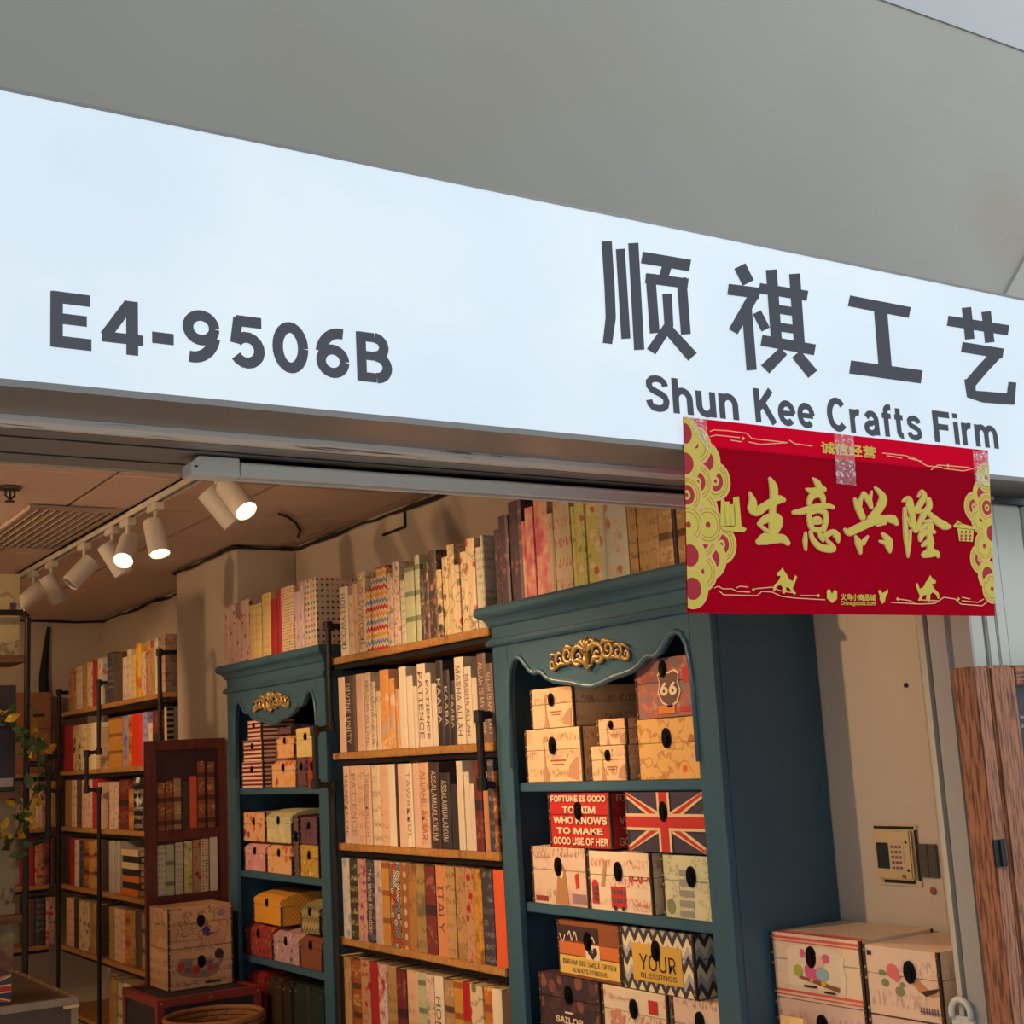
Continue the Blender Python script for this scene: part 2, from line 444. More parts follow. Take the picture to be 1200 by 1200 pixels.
x = XJ+0.014; k = 0; rib = {}
pat = [0.05, 0.034, 0.038, 0.10, 0.034, 0.038]
while x < 4.4:
    w = pat[k % 6]
    if w not in rib: rib[w] = MB().box(0, w-0.004, 0, 0.024, 0.02, 2.135).mesh('shutter_rib', M_rib, 0.003)
    o = obj('shutter_rib', rib[w], sh); o.location = (x, 1.931+(0.006 if k % 3 == 0 else 0), 0); x += w; k += 1
struct('trim_9', MB().box(2.91, 8, 1.99, 2.249, 2.14, Z_SOF+0.012), M_dark)

# ------------------------------------------------------------------ the lit shop sign
YS, ZS0, ZS1 = 1.84, Z_SOF+0.006, 2.595
sign = thing('shop_sign', 'long white backlit shop sign reading E4-9506B and Shun Kee Crafts Firm', 'sign', (0, YS, ZS0))
t = NT('backlit_sign_face'); v = t.obj()
n = t.noise(v, 2.2, 2.0); n2 = t.noise(v, 7.0, 3.0)
c = t.mix(t.step(n, 0.5, 0.22), lin((208, 227, 244)), lin((226, 240, 248)))
c = t.mix(t.math('MULTIPLY', t.step(n2, 0.52, 0.1), 0.3), c, lin((214, 232, 246)))
t.link(c, t.b.inputs['Emission Color']); t.b.inputs['Emission Strength'].default_value = 0.93
M_face = t.done((0.05, 0.05, 0.05, 1), 0.5)
MB().box(-2.6, 2.86, 0, 0.02, 0.006, ZS1-ZS0-0.005).build('lit_face', M_face, sign)
MB().box(-2.6, 2.86, 0.02, 0.145, 0, ZS1-ZS0).box(-2.6, 2.86, -0.002, 0.145, -0.004, 0.006).box(-2.6, 2.86, -0.002, 0.145, ZS1-ZS0-0.005, ZS1-ZS0).build('sign_case', M_metal_soffit, sign)
M_ink = emit('grey_sign_vinyl', (84, 88, 97), 0.85)
_b = _mats['grey_sign_vinyl'].node_tree.nodes['Principled BSDF']; _b.inputs['Base Color'].default_value = (0, 0, 0, 1); _b.inputs['Specular IOR Level'].default_value = 0.0
def sign_xy(px, py):
    q = on_y(px, py, YS); return q.x, q.z-ZS0
def rect_letters(name, s, a, b, **k):
    m = MB(); letters(m, s, a[0], b[0], a[1], b[1], y=-0.0015, **k); return m.build(name, M_ink, sign)
def strokes(mb, data, place, y, caps=False):
    """brush or bar strokes: every stroke is a run of (x, y, width) in drawing units"""
    for si, st in enumerate(data):
        y -= 0.00004
        pts = [Vector((p[0], p[1])) for p in st]; ws = [p[2] for p in st]
        if len(pts) > 2 or caps:       # smooth the brush line
            P, W = [], []
            for i in range(len(pts)-1):
                p0, p1, p2, p3 = pts[max(i-1, 0)], pts[i], pts[i+1], pts[min(i+2, len(pts)-1)]
                for k in range(5 if caps else 1):
                    q = k/5.0
                    P.append(0.5*((2*p1)+(p2-p0)*q+(2*p0-5*p1+4*p2-p3)*q*q+(3*p1-p0-3*p2+p3)*q**3) if caps else p1)
                    W.append(ws[i]+(ws[i+1]-ws[i])*q)
            P.append(pts[-1]); W.append(ws[-1])
        else: P, W = pts, ws
        L, R = [], []
        for i, p in enumerate(P):
            d = (P[min(i+1, len(P)-1)]-P[max(i-1, 0)]).normalized(); nrm = Vector((-d.y, d.x))
            L.append(p+nrm*W[i]/2); R.append(p-nrm*W[i]/2)
        vs = []
        for l, r in zip(L, R):
            for q in (l, r):
                X, Z = place(q.x, q.y); vs.append((X, y, Z))
        mb.add(vs, [(2*i, 2*i+1, 2*i+3, 2*i+2) for i in range(len(P)-1)])
        if caps:
            for e, w in ((P[0], W[0]), (P[-1], W[-1])):
                if w > 6:
                    vs = []
                    for k in range(10):
                        X, Z = place(e.x+w/2*math.cos(k*math.pi/5), e.y+w/2*math.sin(k*math.pi/5)); vs.append((X, y-0.00002, Z))
                    mb.add(vs, [tuple(range(10))])
# bold grotesque letters drawn as bars and arcs: (advance, strokes) for a cap height of 1
def arc(cx, cy, rx, ry, a0, a1, w, n=14): return [(cx+rx*math.cos(math.radians(a0+(a1-a0)*k/n)), cy+ry*math.sin(math.radians(a0+(a1-a0)*k/n)), w) for k in range(n+1)]
def ab(pts, w): return [(x, y, w) for x, y in pts]
U, T = 0.215, 0.195
def arch_(x0, x1, w=T): return arc((x0+x1)/2, 0.42, (x1-x0)/2, 0.235, 180, 0, w)+[(x1, 0.0, w)]
GLYPH = {
 'E': (0.72, [ab([(0.1,0),(0.1,1)],U), ab([(0.03,0.9),(0.68,0.9)],U), ab([(0.03,0.52),(0.62,0.52)],U*0.9), ab([(0.03,0.1),(0.7,0.1)],U)]),
 '4': (0.74, [ab([(0.54,0),(0.54,1)],U), ab([(0.0,0.29),(0.74,0.29)],T), ab([(0.06,0.30),(0.50,0.96)],T)]),
 '-': (0.40, [ab([(0.0,0.38),(0.40,0.38)],U)]),
 '0': (0.72, [arc(0.36,0.5,0.26,0.40,0,360,U,28)]),
 '6': (0.72, [arc(0.36,0.33,0.25,0.235,0,360,U*0.95,24), arc(0.52,0.42,0.42,0.48,170,80,U)]),
 '9': (0.72, [arc(0.36,0.67,0.25,0.235,0,360,U*0.95,24), arc(0.20,0.58,0.42,0.48,-10,-100,U)]),
 '5': (0.72, [ab([(0.16,0.9),(0.66,0.9)],U), ab([(0.20,0.96),(0.13,0.46)],U*0.9), arc(0.36,0.345,0.25,0.25,140,-150,U)]),
 'B': (0.74, [ab([(0.1,0),(0.1,1)],U), ab([(0.05,0.91),(0.40,0.91)],U*0.9), ab([(0.05,0.53),(0.42,0.53)],U*0.85), ab([(0.05,0.09),(0.42,0.09)],U*0.9), arc(0.40,0.72,0.20,0.19,90,-90,U), arc(0.42,0.31,0.24,0.22,90,-90,U)]),
 'S': (0.72, [ab([(0.61,0.72),(0.58,0.83),(0.48,0.90),(0.36,0.92),(0.22,0.89),(0.13,0.80),(0.13,0.69),(0.20,0.60),(0.34,0.54),(0.48,0.49),(0.59,0.41),(0.62,0.30),(0.59,0.18),(0.49,0.10),(0.36,0.08),(0.22,0.10),(0.13,0.18),(0.10,0.30)],T)]),
 'h': (0.62, [ab([(0.09,0),(0.09,1)],T), arch_(0.09,0.52)]), 'n': (0.62, [ab([(0.09,0),(0.09,0.73)],T), arch_(0.09,0.52)]),
 'u': (0.62, [ab([(0.52,0),(0.52,0.73)],T), [(0.09,0.73,T)]+arc(0.305,0.31,0.215,0.235,180,360,T)]),
 'K': (0.76, [ab([(0.1,0),(0.1,1)],T*1.1), ab([(0.10,0.36),(0.64,1.0)],T*1.05), ab([(0.29,0.62),(0.70,0.0)],T*1.1)]),
 'e': (0.64, [ab([(0.10,0.36),(0.60,0.36)],T*0.8), arc(0.33,0.365,0.24,0.29,0,315,T,24)]),
 'C': (0.76, [arc(0.39,0.5,0.29,0.42,42,318,T*1.05,24)]),
 'r': (0.42, [ab([(0.09,0),(0.09,0.73)],T), arc(0.32,0.40,0.23,0.25,175,75,T)]),
 'a': (0.62, [[(0.12,0.53,T)]+arc(0.31,0.46,0.19,0.195,150,0,T)+[(0.51,0.0,T)], arc(0.29,0.21,0.19,0.15,70,300,T*0.95,18), ab([(0.30,0.36),(0.50,0.42)],T*0.8), ab([(0.36,0.08),(0.50,0.2)],T*0.8)]),
 'f': (0.40, [[(0.40,0.92,T)]+arc(0.32,0.78,0.14,0.14,90,180,T)+[(0.18,0.0,T)], ab([(0.02,0.65),(0.38,0.65)],T*0.85)]),
 't': (0.40, [[(0.17,0.93,T)]+arc(0.31,0.20,0.14,0.12,180,280,T), ab([(0.02,0.65),(0.36,0.65)],T*0.85)]),
 'i': (0.22, [ab([(0.10,0),(0.10,0.73)],T), ab([(0.10,0.84),(0.10,1.0)],T)]),
 'F': (0.68, [ab([(0.1,0),(0.1,1)],T*1.1), ab([(0.03,0.91),(0.66,0.91)],T*1.05), ab([(0.03,0.50),(0.58,0.50)],T)]),
 'm': (0.94, [ab([(0.09,0),(0.09,0.73)],T), arch_(0.09,0.46), arch_(0.46,0.83)]),
}
GLYPH['s'] = (0.58, [[(x*0.82, y*0.74, w*0.92) for x, y, w in GLYPH['S'][1][0]]])
def grotesque(name, s, xa, xb, z0, z1, gap):
    total = sum(GLYPH[c][0] for c in s)+gap*(len(s)-1); k = (xb-xa)/total; x = 0.0; m = MB()
    for c in s:
        strokes(m, GLYPH[c][1], lambda px, py, x=x: (xa+(x+px)*k, z0+py*(z1-z0)), -0.0015); x += GLYPH[c][0]+gap
    return m.build(name, M_ink, sign)
grotesque('unit_number', 'E4-9506B', sign_xy(59, 380)[0], sign_xy(457, 420)[0], 2.2290-ZS0, 2.3085-ZS0, 0.16)
for wd_, xa, xb, za, zb in (('Shun', 757, 867, 2.2335, 2.2995), ('Kee', 884, 955, 2.2345, 2.3005), ('Crafts', 968, 1079, 2.2345, 2.3015), ('Firm', 1091, 1168, 2.2350, 2.3020)):
    grotesque('english_word', wd_, sign_xy(xa, 480)[0], sign_xy(xb, 505)[0], za-ZS0, zb-ZS0, 0.10)
G = {
 'shun': [[(70,53,28),(78,180,28),(81,260,28),(72,330,26)],[(107,74,25),(122,317,25)],[(142,58,28),(158,347,28)],[(165,97,32),(296,119,32)],[(236,112,26),(222,155,26)],
          [(188,142,27),(200,302,27)],[(175,153,28),(290,168,28)],[(272,152,27),(284,305,27)],[(233,195,26),(238,280,26),(190,352,28)],[(236,292,28),(302,366,32)]],
 'qi': [[(430,120,34),(453,166,34)],[(398,183,30),(484,194,30)],[(472,192,28),(412,298,28)],[(448,225,28),(462,402,28)],[(476,245,25),(500,292,25)],[(482,180,28),(613,201,28)],
        [(515,130,30),(530,338,30)],[(578,141,30),(592,350,30)],[(526,236,24),(585,245,24)],[(528,284,24),(590,293,24)],[(488,321,30),(633,347,30)],[(548,350,28),(498,400,32)],[(582,358,30),(627,413,32)]],
 'gong': [[(725,214,30),(890,246,30)],[(810,232,36),(824,404,36)],[(728,393,36),(922,420,36)]],
 'yi': [[(992,268,28),(1157,294,28)],[(1043,232,26),(1052,318,26)],[(1096,243,26),(1106,327,26)],[(1030,339,28),(1142,357,28)],[(1132,350,30),(1085,400,30),(1051,440,31)],
        [(1052,425,31),(1056,466,30),(1088,474,31),(1172,481,30)],[(1161,492,25),(1167,434,22)]],
}
for k in ('shun', 'qi', 'gong', 'yi'):
    m = MB(); strokes(m, G[k], lambda x, y: sign_xy(680+x/2.308, 260+y/2.308), -0.0015); m.build('chinese_character', M_ink, sign)

# ------------------------------------------------------------------ red good-fortune banner taped to the sign
B_TL, B_TR = on_y(800, 486, 1.832), on_y(1158, 530, 1.832)
BW = B_TR.x-B_TL.x; BH = 0.352; LEAN = 0.030
ban = thing('red_banner', 'red and gold good-fortune banner taped below the right half of the sign', 'banner', (B_TL.x, 1.832, (B_TL.z+B_TR.z)/2))
ban.rotation_euler = (math.atan2(LEAN, BH), 0, math.atan2(0.0, 1.0))
def plane_banner():
    R = ban.rotation_euler.to_matrix(); return Vector(ban.location), R
_bo, _bR = plane_banner()
def ban_xy(px, py):
    d = ray(px, py); nrm = _bR @ Vector((0, 1, 0)); c0 = Vector((0, 0, EYE))
    q = c0 + d*((_bo-c0).dot(nrm)/d.dot(nrm)); l = _bR.transposed() @ (q-_bo); return l.x, l.z
t = NT('red_banner_paper'); out = t.nt.nodes['Material Output']
tr = t.n('ShaderNodeBsdfTranslucent'); tr.inputs[0].default_value = lin((255, 4, 44))
mx = t.n('ShaderNodeMixShader'); mx.inputs[0].default_value = 0.5
t.link(t.b.outputs[0], mx.inputs[1]); t.link(tr.outputs[0], mx.inputs[2]); t.link(mx.outputs[0], out.inputs[0])
M_red = t.done(lin((178, 0, 38)), 0.8, spec=0.05)
nx, nz = 24, 10
m = MB(); vs = []
for j in range(nz+1):
    for i in range(nx+1):
        u, w = i/nx, j/nz
        vs.append((BW*u, 0.0008*math.sin(u*5+w*2)*w, -BH*w))
m.add(vs, [(j*(nx+1)+i, j*(nx+1)+i+1, (j+1)*(nx+1)+i+1, (j+1)*(nx+1)+i) for j in range(nz) for i in range(nx)])
bs = m.build('banner_sheet', M_red, ban, smooth=True)
M_gold = plain('gold_print', (208, 188, 72), 0.42, 0.0, var=0.12, scale=60)
M_rose = plain('gold_outline_print', (232, 176, 130), 0.45, 0.0)
M_redink = plain('red_ink', (170, 4, 34), 0.55)
YB = -0.0022
char = {
 'sheng': (1, [[(165,252,10),(195,340,70),(197,420,105),(245,455,90),(330,402,75),(420,350,80),(490,327,80),(533,332,36)],
   [(383,104,28),(420,190,80),(425,300,78),(412,420,60),(410,560,70),(412,650,75),(400,750,90)],
   [(268,590,40),(350,535,80),(450,530,100),(482,582,70),(440,665,70),(400,720,80)],[(268,600,28),(330,650,28),(400,690,36)],
   [(262,785,60),(330,755,120),(430,752,90),(520,752,80),(575,798,46)]]),
 'yi': (1, [[(848,98,8),(890,140,55),(920,195,65),(965,218,50)],[(778,215,14),(850,240,70),(940,225,60)],[(805,370,40),(830,300,60),(900,265,70),(950,300,55),(962,355,34)],
   [(640,468,34),(740,452,60),(860,412,52),(980,394,50),(1064,412,32)],[(800,440,36),(805,520,44),(822,600,50),(845,655,46)],[(815,475,34),(900,452,30),(975,465,48)],
   [(982,470,46),(986,560,46),(962,650,48)],[(840,648,46),(900,658,40),(955,645,40)],[(850,545,28),(895,532,36),(925,548,28),(920,575,28),(850,585,18)],
   [(768,690,20),(762,780,44),(768,868,18)],[(820,680,28),(848,765,46),(930,845,60),(1030,862,74),(1070,866,44)],[(1068,850,50),(1030,800,34),(985,758,20)],
   [(908,680,28),(938,735,50),(955,775,14)],[(985,715,52),(1060,680,48),(1102,715,68),(1120,782,24)]]),
 'xing': (2, [[(182,218,22),(215,300,62),(258,395,54)],[(240,205,26),(225,270,48)],[(265,158,28),(242,215,26)],[(270,158,30),(320,230,52),(346,298,26)],[(350,138,8),(332,210,30)],
   [(385,102,16),(445,165,50),(460,230,80),(410,330,70),(335,415,60)],[(82,522,24),(125,545,70),(240,492,70),(380,432,70),(500,410,60),(562,420,76),(596,458,34)],[(402,482,8),(480,452,30)],
   [(188,592,18),(215,655,62),(235,752,24)],[(308,590,12),(258,655,46)],[(458,566,24),(512,625,66),(522,685,70),(530,742,20)],[(430,638,14),(490,655,40)]]),
 'long': (2, [[(660,235,8),(715,220,66),(735,290,72),(755,370,52),(765,460,52),(785,522,46)],[(680,310,22),(684,420,36),(695,600,40),(714,792,12)],[(738,535,18),(728,660,26),(715,780,14)],[(690,378,14),(742,485,20)],
   [(815,190,10),(850,138,26),(876,182,46),(840,258,52),(800,312,40),(772,348,22)],[(918,222,48),(926,290,52),(870,372,52),(832,450,42),(790,528,42)],[(795,345,20),(880,330,30)],
   [(918,350,28),(1000,430,60),(1080,480,74),(1130,490,30)],[(880,440,18),(950,430,32)],[(836,522,36),(900,472,30),(945,472,36),(950,520,36)],[(838,622,34),(850,572,52),(920,540,50),(976,545,26)],
   [(920,470,34),(925,560,42),(938,640,60),(932,740,62)],[(860,680,22),(920,640,52),(955,652,36)],[(878,772,56),(940,752,84),(1000,762,50),(1014,790,20)]]),
}
for k, (z, st) in char.items():
    pl = (lambda x, y: ban_xy(860+x/9.23, 550+y/9.23)) if z == 1 else (lambda x, y: ban_xy(980+x/8.571, 560+y/8.571))
    m = MB(); strokes(m, st, pl, YB, True); m.build('brush_character', M_gold, ban)
    m = MB(); strokes(m, [[(a, b, w+16) for a, b, w in s] for s in st], pl, YB+0.0008, True); m.build('character_outline', M_rose, ban)
def small_text(s, px0, px1, top0, bot0, name, mat, bold=0.02):
    a = ban_xy(px0, bot0[0]); b = ban_xy(px1, top0[1]); c = ban_xy(px0, top0[0]); d = ban_xy(px1, bot0[1])
    m = MB(); letters(m, s, a[0], b[0], (a[1]+d[1])/2, (c[1]+b[1])/2, y=YB, bold=bold); return m.build(name, mat, ban)
small_text('诚信经营', 961, 1025, (517, 524), (531, 538), 'small_motto', M_gold, 0.03)
small_text('义乌小商品城', 984, 1025, (694, 698), (702, 706), 'market_name', M_gold, 0.03)
small_text('Chinagoods.com', 984, 1025, (703, 706), (709, 712), 'market_address', M_gold, 0.02)
# scalloped coins down both edges: rings clipped to the sheet
def coins(centres, name):
    g, r, o = MB(), MB(), MB()
    for i, (px, py, rp, kind) in enumerate(centres):
        cx, cz = ban_xy(px, py); R = rp*BW/358.0; y = YB+0.0012-0.00006*i
        def arcs(mb, r0, r1, yy):
            n = 32
            for k in range(n):
                a0, a1 = 2*math.pi*k/n, 2*math.pi*(k+1)/n
                q = [(cx+r0*math.cos(a0), cz+r0*math.sin(a0)), (cx+r1*math.cos(a0), cz+r1*math.sin(a0)), (cx+r1*math.cos(a1), cz+r1*math.sin(a1)), (cx+r0*math.cos(a1), cz+r0*math.sin(a1))]
                q = [(min(max(x, 0.0006), BW-0.0006), min(max(z, -BH+0.0006), -0.0006)) for x, z in q]
                if abs(q[0][0]-q[2][0])+abs(q[0][1]-q[2][1]) > 1e-5: mb.add([(x, yy, z) for x, z in q], [(0, 1, 2, 3)])
        arcs(o, 0.0, R, y); arcs(g, 0.0, R*0.95, y-0.00002)
        if kind == 1:
            arcs(r, 0.0, R*0.55, y-0.00003)
        elif kind == 2:
            arcs(r, R*0.80, R*0.83, y-0.00003); arcs(r, R*0.66, R*0.69, y-0.00003); arcs(r, 0.0, R*0.5, y-0.00003); arcs(g, R*0.1, R*0.24, y-0.00004)
        else:
            arcs(r, R*0.80, R*0.83, y-0.00003); arcs(r, R*0.62, R*0.65, y-0.00003); arcs(r, 0.0, R*0.16, y-0.00003)
    o.build(name+'_outline', M_rose, ban); g.build(name, M_gold, ban); r.build(name+'_ink', M_redink, ban)
L = []
for i, (px, py, k) in enumerate([(838, 564, 2), (845, 638, 2), (826, 540, 1), (833, 655, 1), (815, 522, 0), (823, 597, 0), (822, 670, 0), (817, 565, 2), (822, 632, 2), (829, 615, 0),
                                 (800, 508, 1), (802, 543, 1), (804, 580, 2), (806, 615, 0), (808, 651, 1), (811, 690, 1)]): L.append((px, py, 15.5, k))
coins(L, 'coin_pattern')
L = [(px, py, 13.5, k) for px, py, k in [(1141, 594, 2), (1148, 655, 2), (1151, 579, 1), (1157, 674, 1), (1149, 609, 0), (1153, 640, 0), (1156, 595, 2), (1155, 560, 0), (1162, 690, 0), (1162, 625, 1)]]
coins(L, 'coin_pattern')
def poly_print(name, pts, mat, dy=0.0):
    m = MB()
    for P in pts:
        q = [ban_xy(*p) for p in P]; m.add([(x, YB+dy, z) for x, z in q], [tuple(range(len(q)))])
    return m.build(name, mat, ban)
def line_print(name, runs, w=1.1):
    m = MB()
    for r in runs:
        strokes(m, [[(a[0], a[1], w), (b[0], b[1], w)] for a, b in zip(r, r[1:])], lambda x, y: ban_xy(x, y), YB)
    return m.build(name, M_rose, ban)
line_print('circuit_line', [[(831,506),(835,504),(852,505),(874,508),(880,514),(922,519)],[(831,512),(838,510),(866,513)],[(855,516),(868,518)],[(876,518),(890,521),(921,519)],[(924,516),(930,520),(951,523)]])
line_print('circuit_line', [[(1033,531),(1060,534),(1072,538),(1085,546),(1103,548)],[(1038,534),(1056,537)],[(1063,537),(1080,541)],[(1090,551),(1098,545),(1135,548)],[(1104,549),(1128,552),(1140,549)]])
line_print('circuit_line', [[(836,689),(841,687),(846,690),(857,690),(862,693),(878,694)],[(841,692),(847,697),(886,698),(892,693),(904,694),(915,699),(932,701),(966,703)],[(862,689),(866,687),(876,688)],[(884,690),(904,688),(912,692),(930,695)],[(937,698),(958,698)]])
line_print('circuit_line', [[(1043,706),(1078,708),(1095,707),(1105,700),(1118,702),(1125,708),(1150,710),(1156,705)],[(1051,702),(1066,704),(1072,708)],[(1075,703),(1098,704)],[(1126,700),(1136,702)],[(1126,704),(1145,706),(1152,702)]])
for x, y in ((870, 514), (882, 691), (1122, 702), (1110, 546), (930, 695), (958, 698), (1051, 702)): poly_print('circuit_node', [[(x-2, y), (x, y-2.2), (x+2, y), (x, y+2.2)]], M_gold)
def horse(cx, cy, s):
    f = lambda x, y: (cx+x*s, cy+y)
    return [[f(*q) for q in ((-8,-8),(-9,-11),(-4,-15),(-2,-18),(0,-14),(3,-10),(6,-4),(10,-2),(13,-9),(15,-7),(12,2),(10,6),(12,12),(9,12),(6,6),(2,5),(3,10),(0,13),(-2,12),(-2,5),(-5,2),(-9,5),(-11,10),(-13,9),(-12,3),(-7,-2),(-4,-8))]]
poly_print('running_horse', horse(918, 683, 1.0), M_gold); poly_print('running_horse', horse(1087, 692, -1.0), M_gold)
poly_print('tower_motif', [[(843,616),(844,586),(848,585),(850,616)],[(849,616),(848,588),(854,588),(856,616)],[(855,616),(854,592),(860,590),(862,616)],[(860,617),(858,583),(865,582),(868,617)],[(842,617),(870,617),(874,620),(871,624),(848,622)]], M_gold)
poly_print('ship_motif', [[(1116,616),(1120,612),(1142,618),(1146,621),(1117,618)],[(1121,619),(1140,621),(1139,635),(1123,634)],[(1120,616),(1120,609),(1127,614)]], M_gold)
poly_print('ship_lattice', [[(x, y), (x+2, y-2), (x+3.4, y), (x+1.4, y+2)] for x in (1124, 1129, 1134) for y in (623.5, 628, 632)], M_redink, -0.0003)
poly_print('shield_logo', [[(968,692),(971,690),(974,696),(977,691),(980,693),(980,702),(974,707),(968,701)]], M_gold)
poly_print('bull_logo', [[(1028,693),(1030,691),(1033,695),(1037,693),(1039,690),(1040,694),(1037,699),(1036,705),(1033,708),(1030,703),(1030,698)]], M_gold)
t = NT('clear_tape'); out = t.nt.nodes['Material Output']
tp = t.n('ShaderNodeBsdfTransparent'); mx = t.n('ShaderNodeMixShader')
wr = t.noise(t.obj(), 150.0, 4.0, 0.7); t.bump(t.noise(t.obj(), 120.0, 4.0), 0.7, 0.003)
t.put(mx.inputs[0], t.math('ADD', t.math('MULTIPLY', t.step(wr, 0.58, 0.06), 0.45), 0.07)); t.link(tp.outputs[0], mx.inputs[1]); t.link(t.b.outputs[0], mx.inputs[2]); t.link(mx.outputs[0], out.inputs[0])
M_tape = t.done((0.85, 0.85, 0.85, 1), 0.15)
for q in ([(976, 508), (999, 511), (1002, 569), (979, 567)], [(802, 487), (827, 490), (829, 530)], [(1139, 528), (1157, 530), (1159, 570), (1141, 566)]):
    P = [ban_xy(*p) for p in q]; MB().prism(P, YB-0.0009, YB-0.0006).build('clear_tape', M_tape, ban)

# white aluminium rail screwed under the header
rail = thing('mounting_rail', 'white aluminium rail with end cap fixed under the shop front header', 'rail', (0, 2.13, Z_SOF-0.004))
x0 = on_y(224, 545, 2.13).x; x1 = on_y(281, 548, 2.13).x
MB().prism([(x0, -0.032), (x0, -0.012), (x0+0.014, 0.0), (x1, 0.0), (x1, -0.032)], 0, 0.045).build('end_cap', M_lacquer, rail, 0.001)
MB().box(x1+0.002, 2.62, 0.002, 0.012, -0.030, 0).box(x1+0.002, 2.62, 0.033, 0.043, -0.030, 0).box(x1+0.002, 2.62, 0.002, 0.043, -0.006, 0).box(x1+0.002, 2.62, -0.003, 0.004, -0.012, -0.009).build('rail_channel', M_lacquer, rail)
MB().box(x1+0.06, 2.62, 0.012, 0.033, -0.024, -0.007).build('rail_slot', M_black, rail)
MB().lathe([(0.003, 0), (0.003, 0.002)], (x0+0.008, -0.002, -0.02), 10).build('screw', M_dark, rail)

# wood-framed poster board in front of the next bay
fr = thing('poster_frame', 'dark grained wooden frame holding a dark poster beside the shop door', 'poster frame', (2.332, 1.866, 0.0))
M_rosewood = wood('striped_rosewood', (164, 108, 78), (74, 40, 28), 0.5, 3.6, axis=2, soft=0.05)
M_rosewood_h = wood('striped_rosewood_across', (164, 108, 78), (74, 40, 28), 0.5, 3.6, axis=0, soft=0.05)
MB().box(0, 0.042, 0, 0.060, 0.05, 1.772).build('side_post', M_rosewood, fr, 0.003)
MB().box(0.049, 0.132, 0.0, 0.03, 0.05, 1.774).build('stile', M_rosewood, fr, 0.006)
MB().box(0.132, 0.80, 0.002, 0.028, 1.730, 1.773).build('top_rail', M_rosewood_h, fr, 0.004)
MB().box(0.132, 0.80, 0.002, 0.028, 1.350, 1.385).build('middle_rail', M_rosewood_h, fr, 0.004)
MB().box(0.132, 0.80, 0.002, 0.028, 0.05, 0.13).build('bottom_rail', M_rosewood_h, fr, 0.004)
MB().box(0.80, 0.88, 0.0, 0.03, 0.05, 1.792).build('stile', M_rosewood, fr, 0.006)
pz = MB().box(0.132, 0.80, 0.016, 0.024, 0.10, 1.75).build('poster', plain('dark_poster_print', (58, 54, 60), 0.35, var=0.2), fr)
m = MB(); letters(m, 'Q', 0.155, 0.167, 1.60, 1.617, y=0.0155, bold=0.0)
for zz, w in ((1.660, 0.016), (1.642, 0.030), (1.580, 0.028), (1.566, 0.022)):      # lines too small to read
    for k in range(int(w/0.004)): m.box(0.150+0.004*k, 0.1525+0.004*k, 0.0150, 0.0158, zz, zz+0.007)
m.build('poster_lettering', plain('pale_poster_ink', (150, 150, 150), 0.6), pz)
MB().box(0.190, 0.50, 0.0145, 0.016, 1.50, 1.672).build('poster_picture', printed('poster_picture_print', 'wash', (176, 92, 46), ((206, 150, 60), (92, 40, 24))), pz)
MB().box(0.185, 0.50, 0.0140, 0.0155, 1.672, 1.682).build('poster_picture_border', plain('poster_gilt', (190, 160, 80), 0.5), pz)
q = on_x(1155, 1000, 2.332)
MB().box(-0.004, 0.034, -0.0035, 0.001, q.z-0.027, q.z+0.027).box(0.012, 0.020, -0.007, 0.001, q.z-0.026, q.z+0.026).build('hinge', M_black, fr, 0.001)
q = on_x(1128, 1188, XJ-0.01)
hk = thing('cable_clip', 'small white rounded plastic clip on the grey shutter guide', 'clip', (q.x, q.y, q.z))
MB().tube([(-0.004, 0.025*math.cos(a), 0.03*math.sin(a)) for a in [math.pi*k/10 for k in range(-1, 12)]], 0.007, 8).build('clip_arch', M_lacquer, hk, smooth=True)
MB().box(-0.002, 0.006, -0.03, 0.03, -0.03, -0.005).build('clip_base', M_lacquer, hk, 0.002)

# ------------------------------------------------------------------ ceiling fittings
M_head = plain('white_lamp_metal', (206, 198, 186), 0.4, var=0.05)
M_glow = emit('lit_lamp_lens', (255, 226, 170), 14.0)
M_off = plain('lamp_lens_off', (120, 110, 96), 0.3)
def ceiling_track(x, y0, y1, label):
    t = thing('lighting_track', label, 'lighting track', (x, 0, ZC-0.003))
    MB().box(-0.018, -0.010, y0, y1, -0.03, 0).box(0.010, 0.018, y0, y1, -0.03, 0).box(-0.018, 0.018, y0, y1, -0.008, 0).build('track_channel', M_head, t)
    MB().box(-0.010, 0.010, y0+0.01, y1-0.01, -0.020, -0.008).build('track_slot', M_black, t)
ceiling_track(1.64, 2.5, 7.25, 'white ceiling lighting track with spotlights running into the shop')
ceiling_track(0.15, 2.6, 8.0, 'white ceiling lighting track over the middle aisle of the shop')
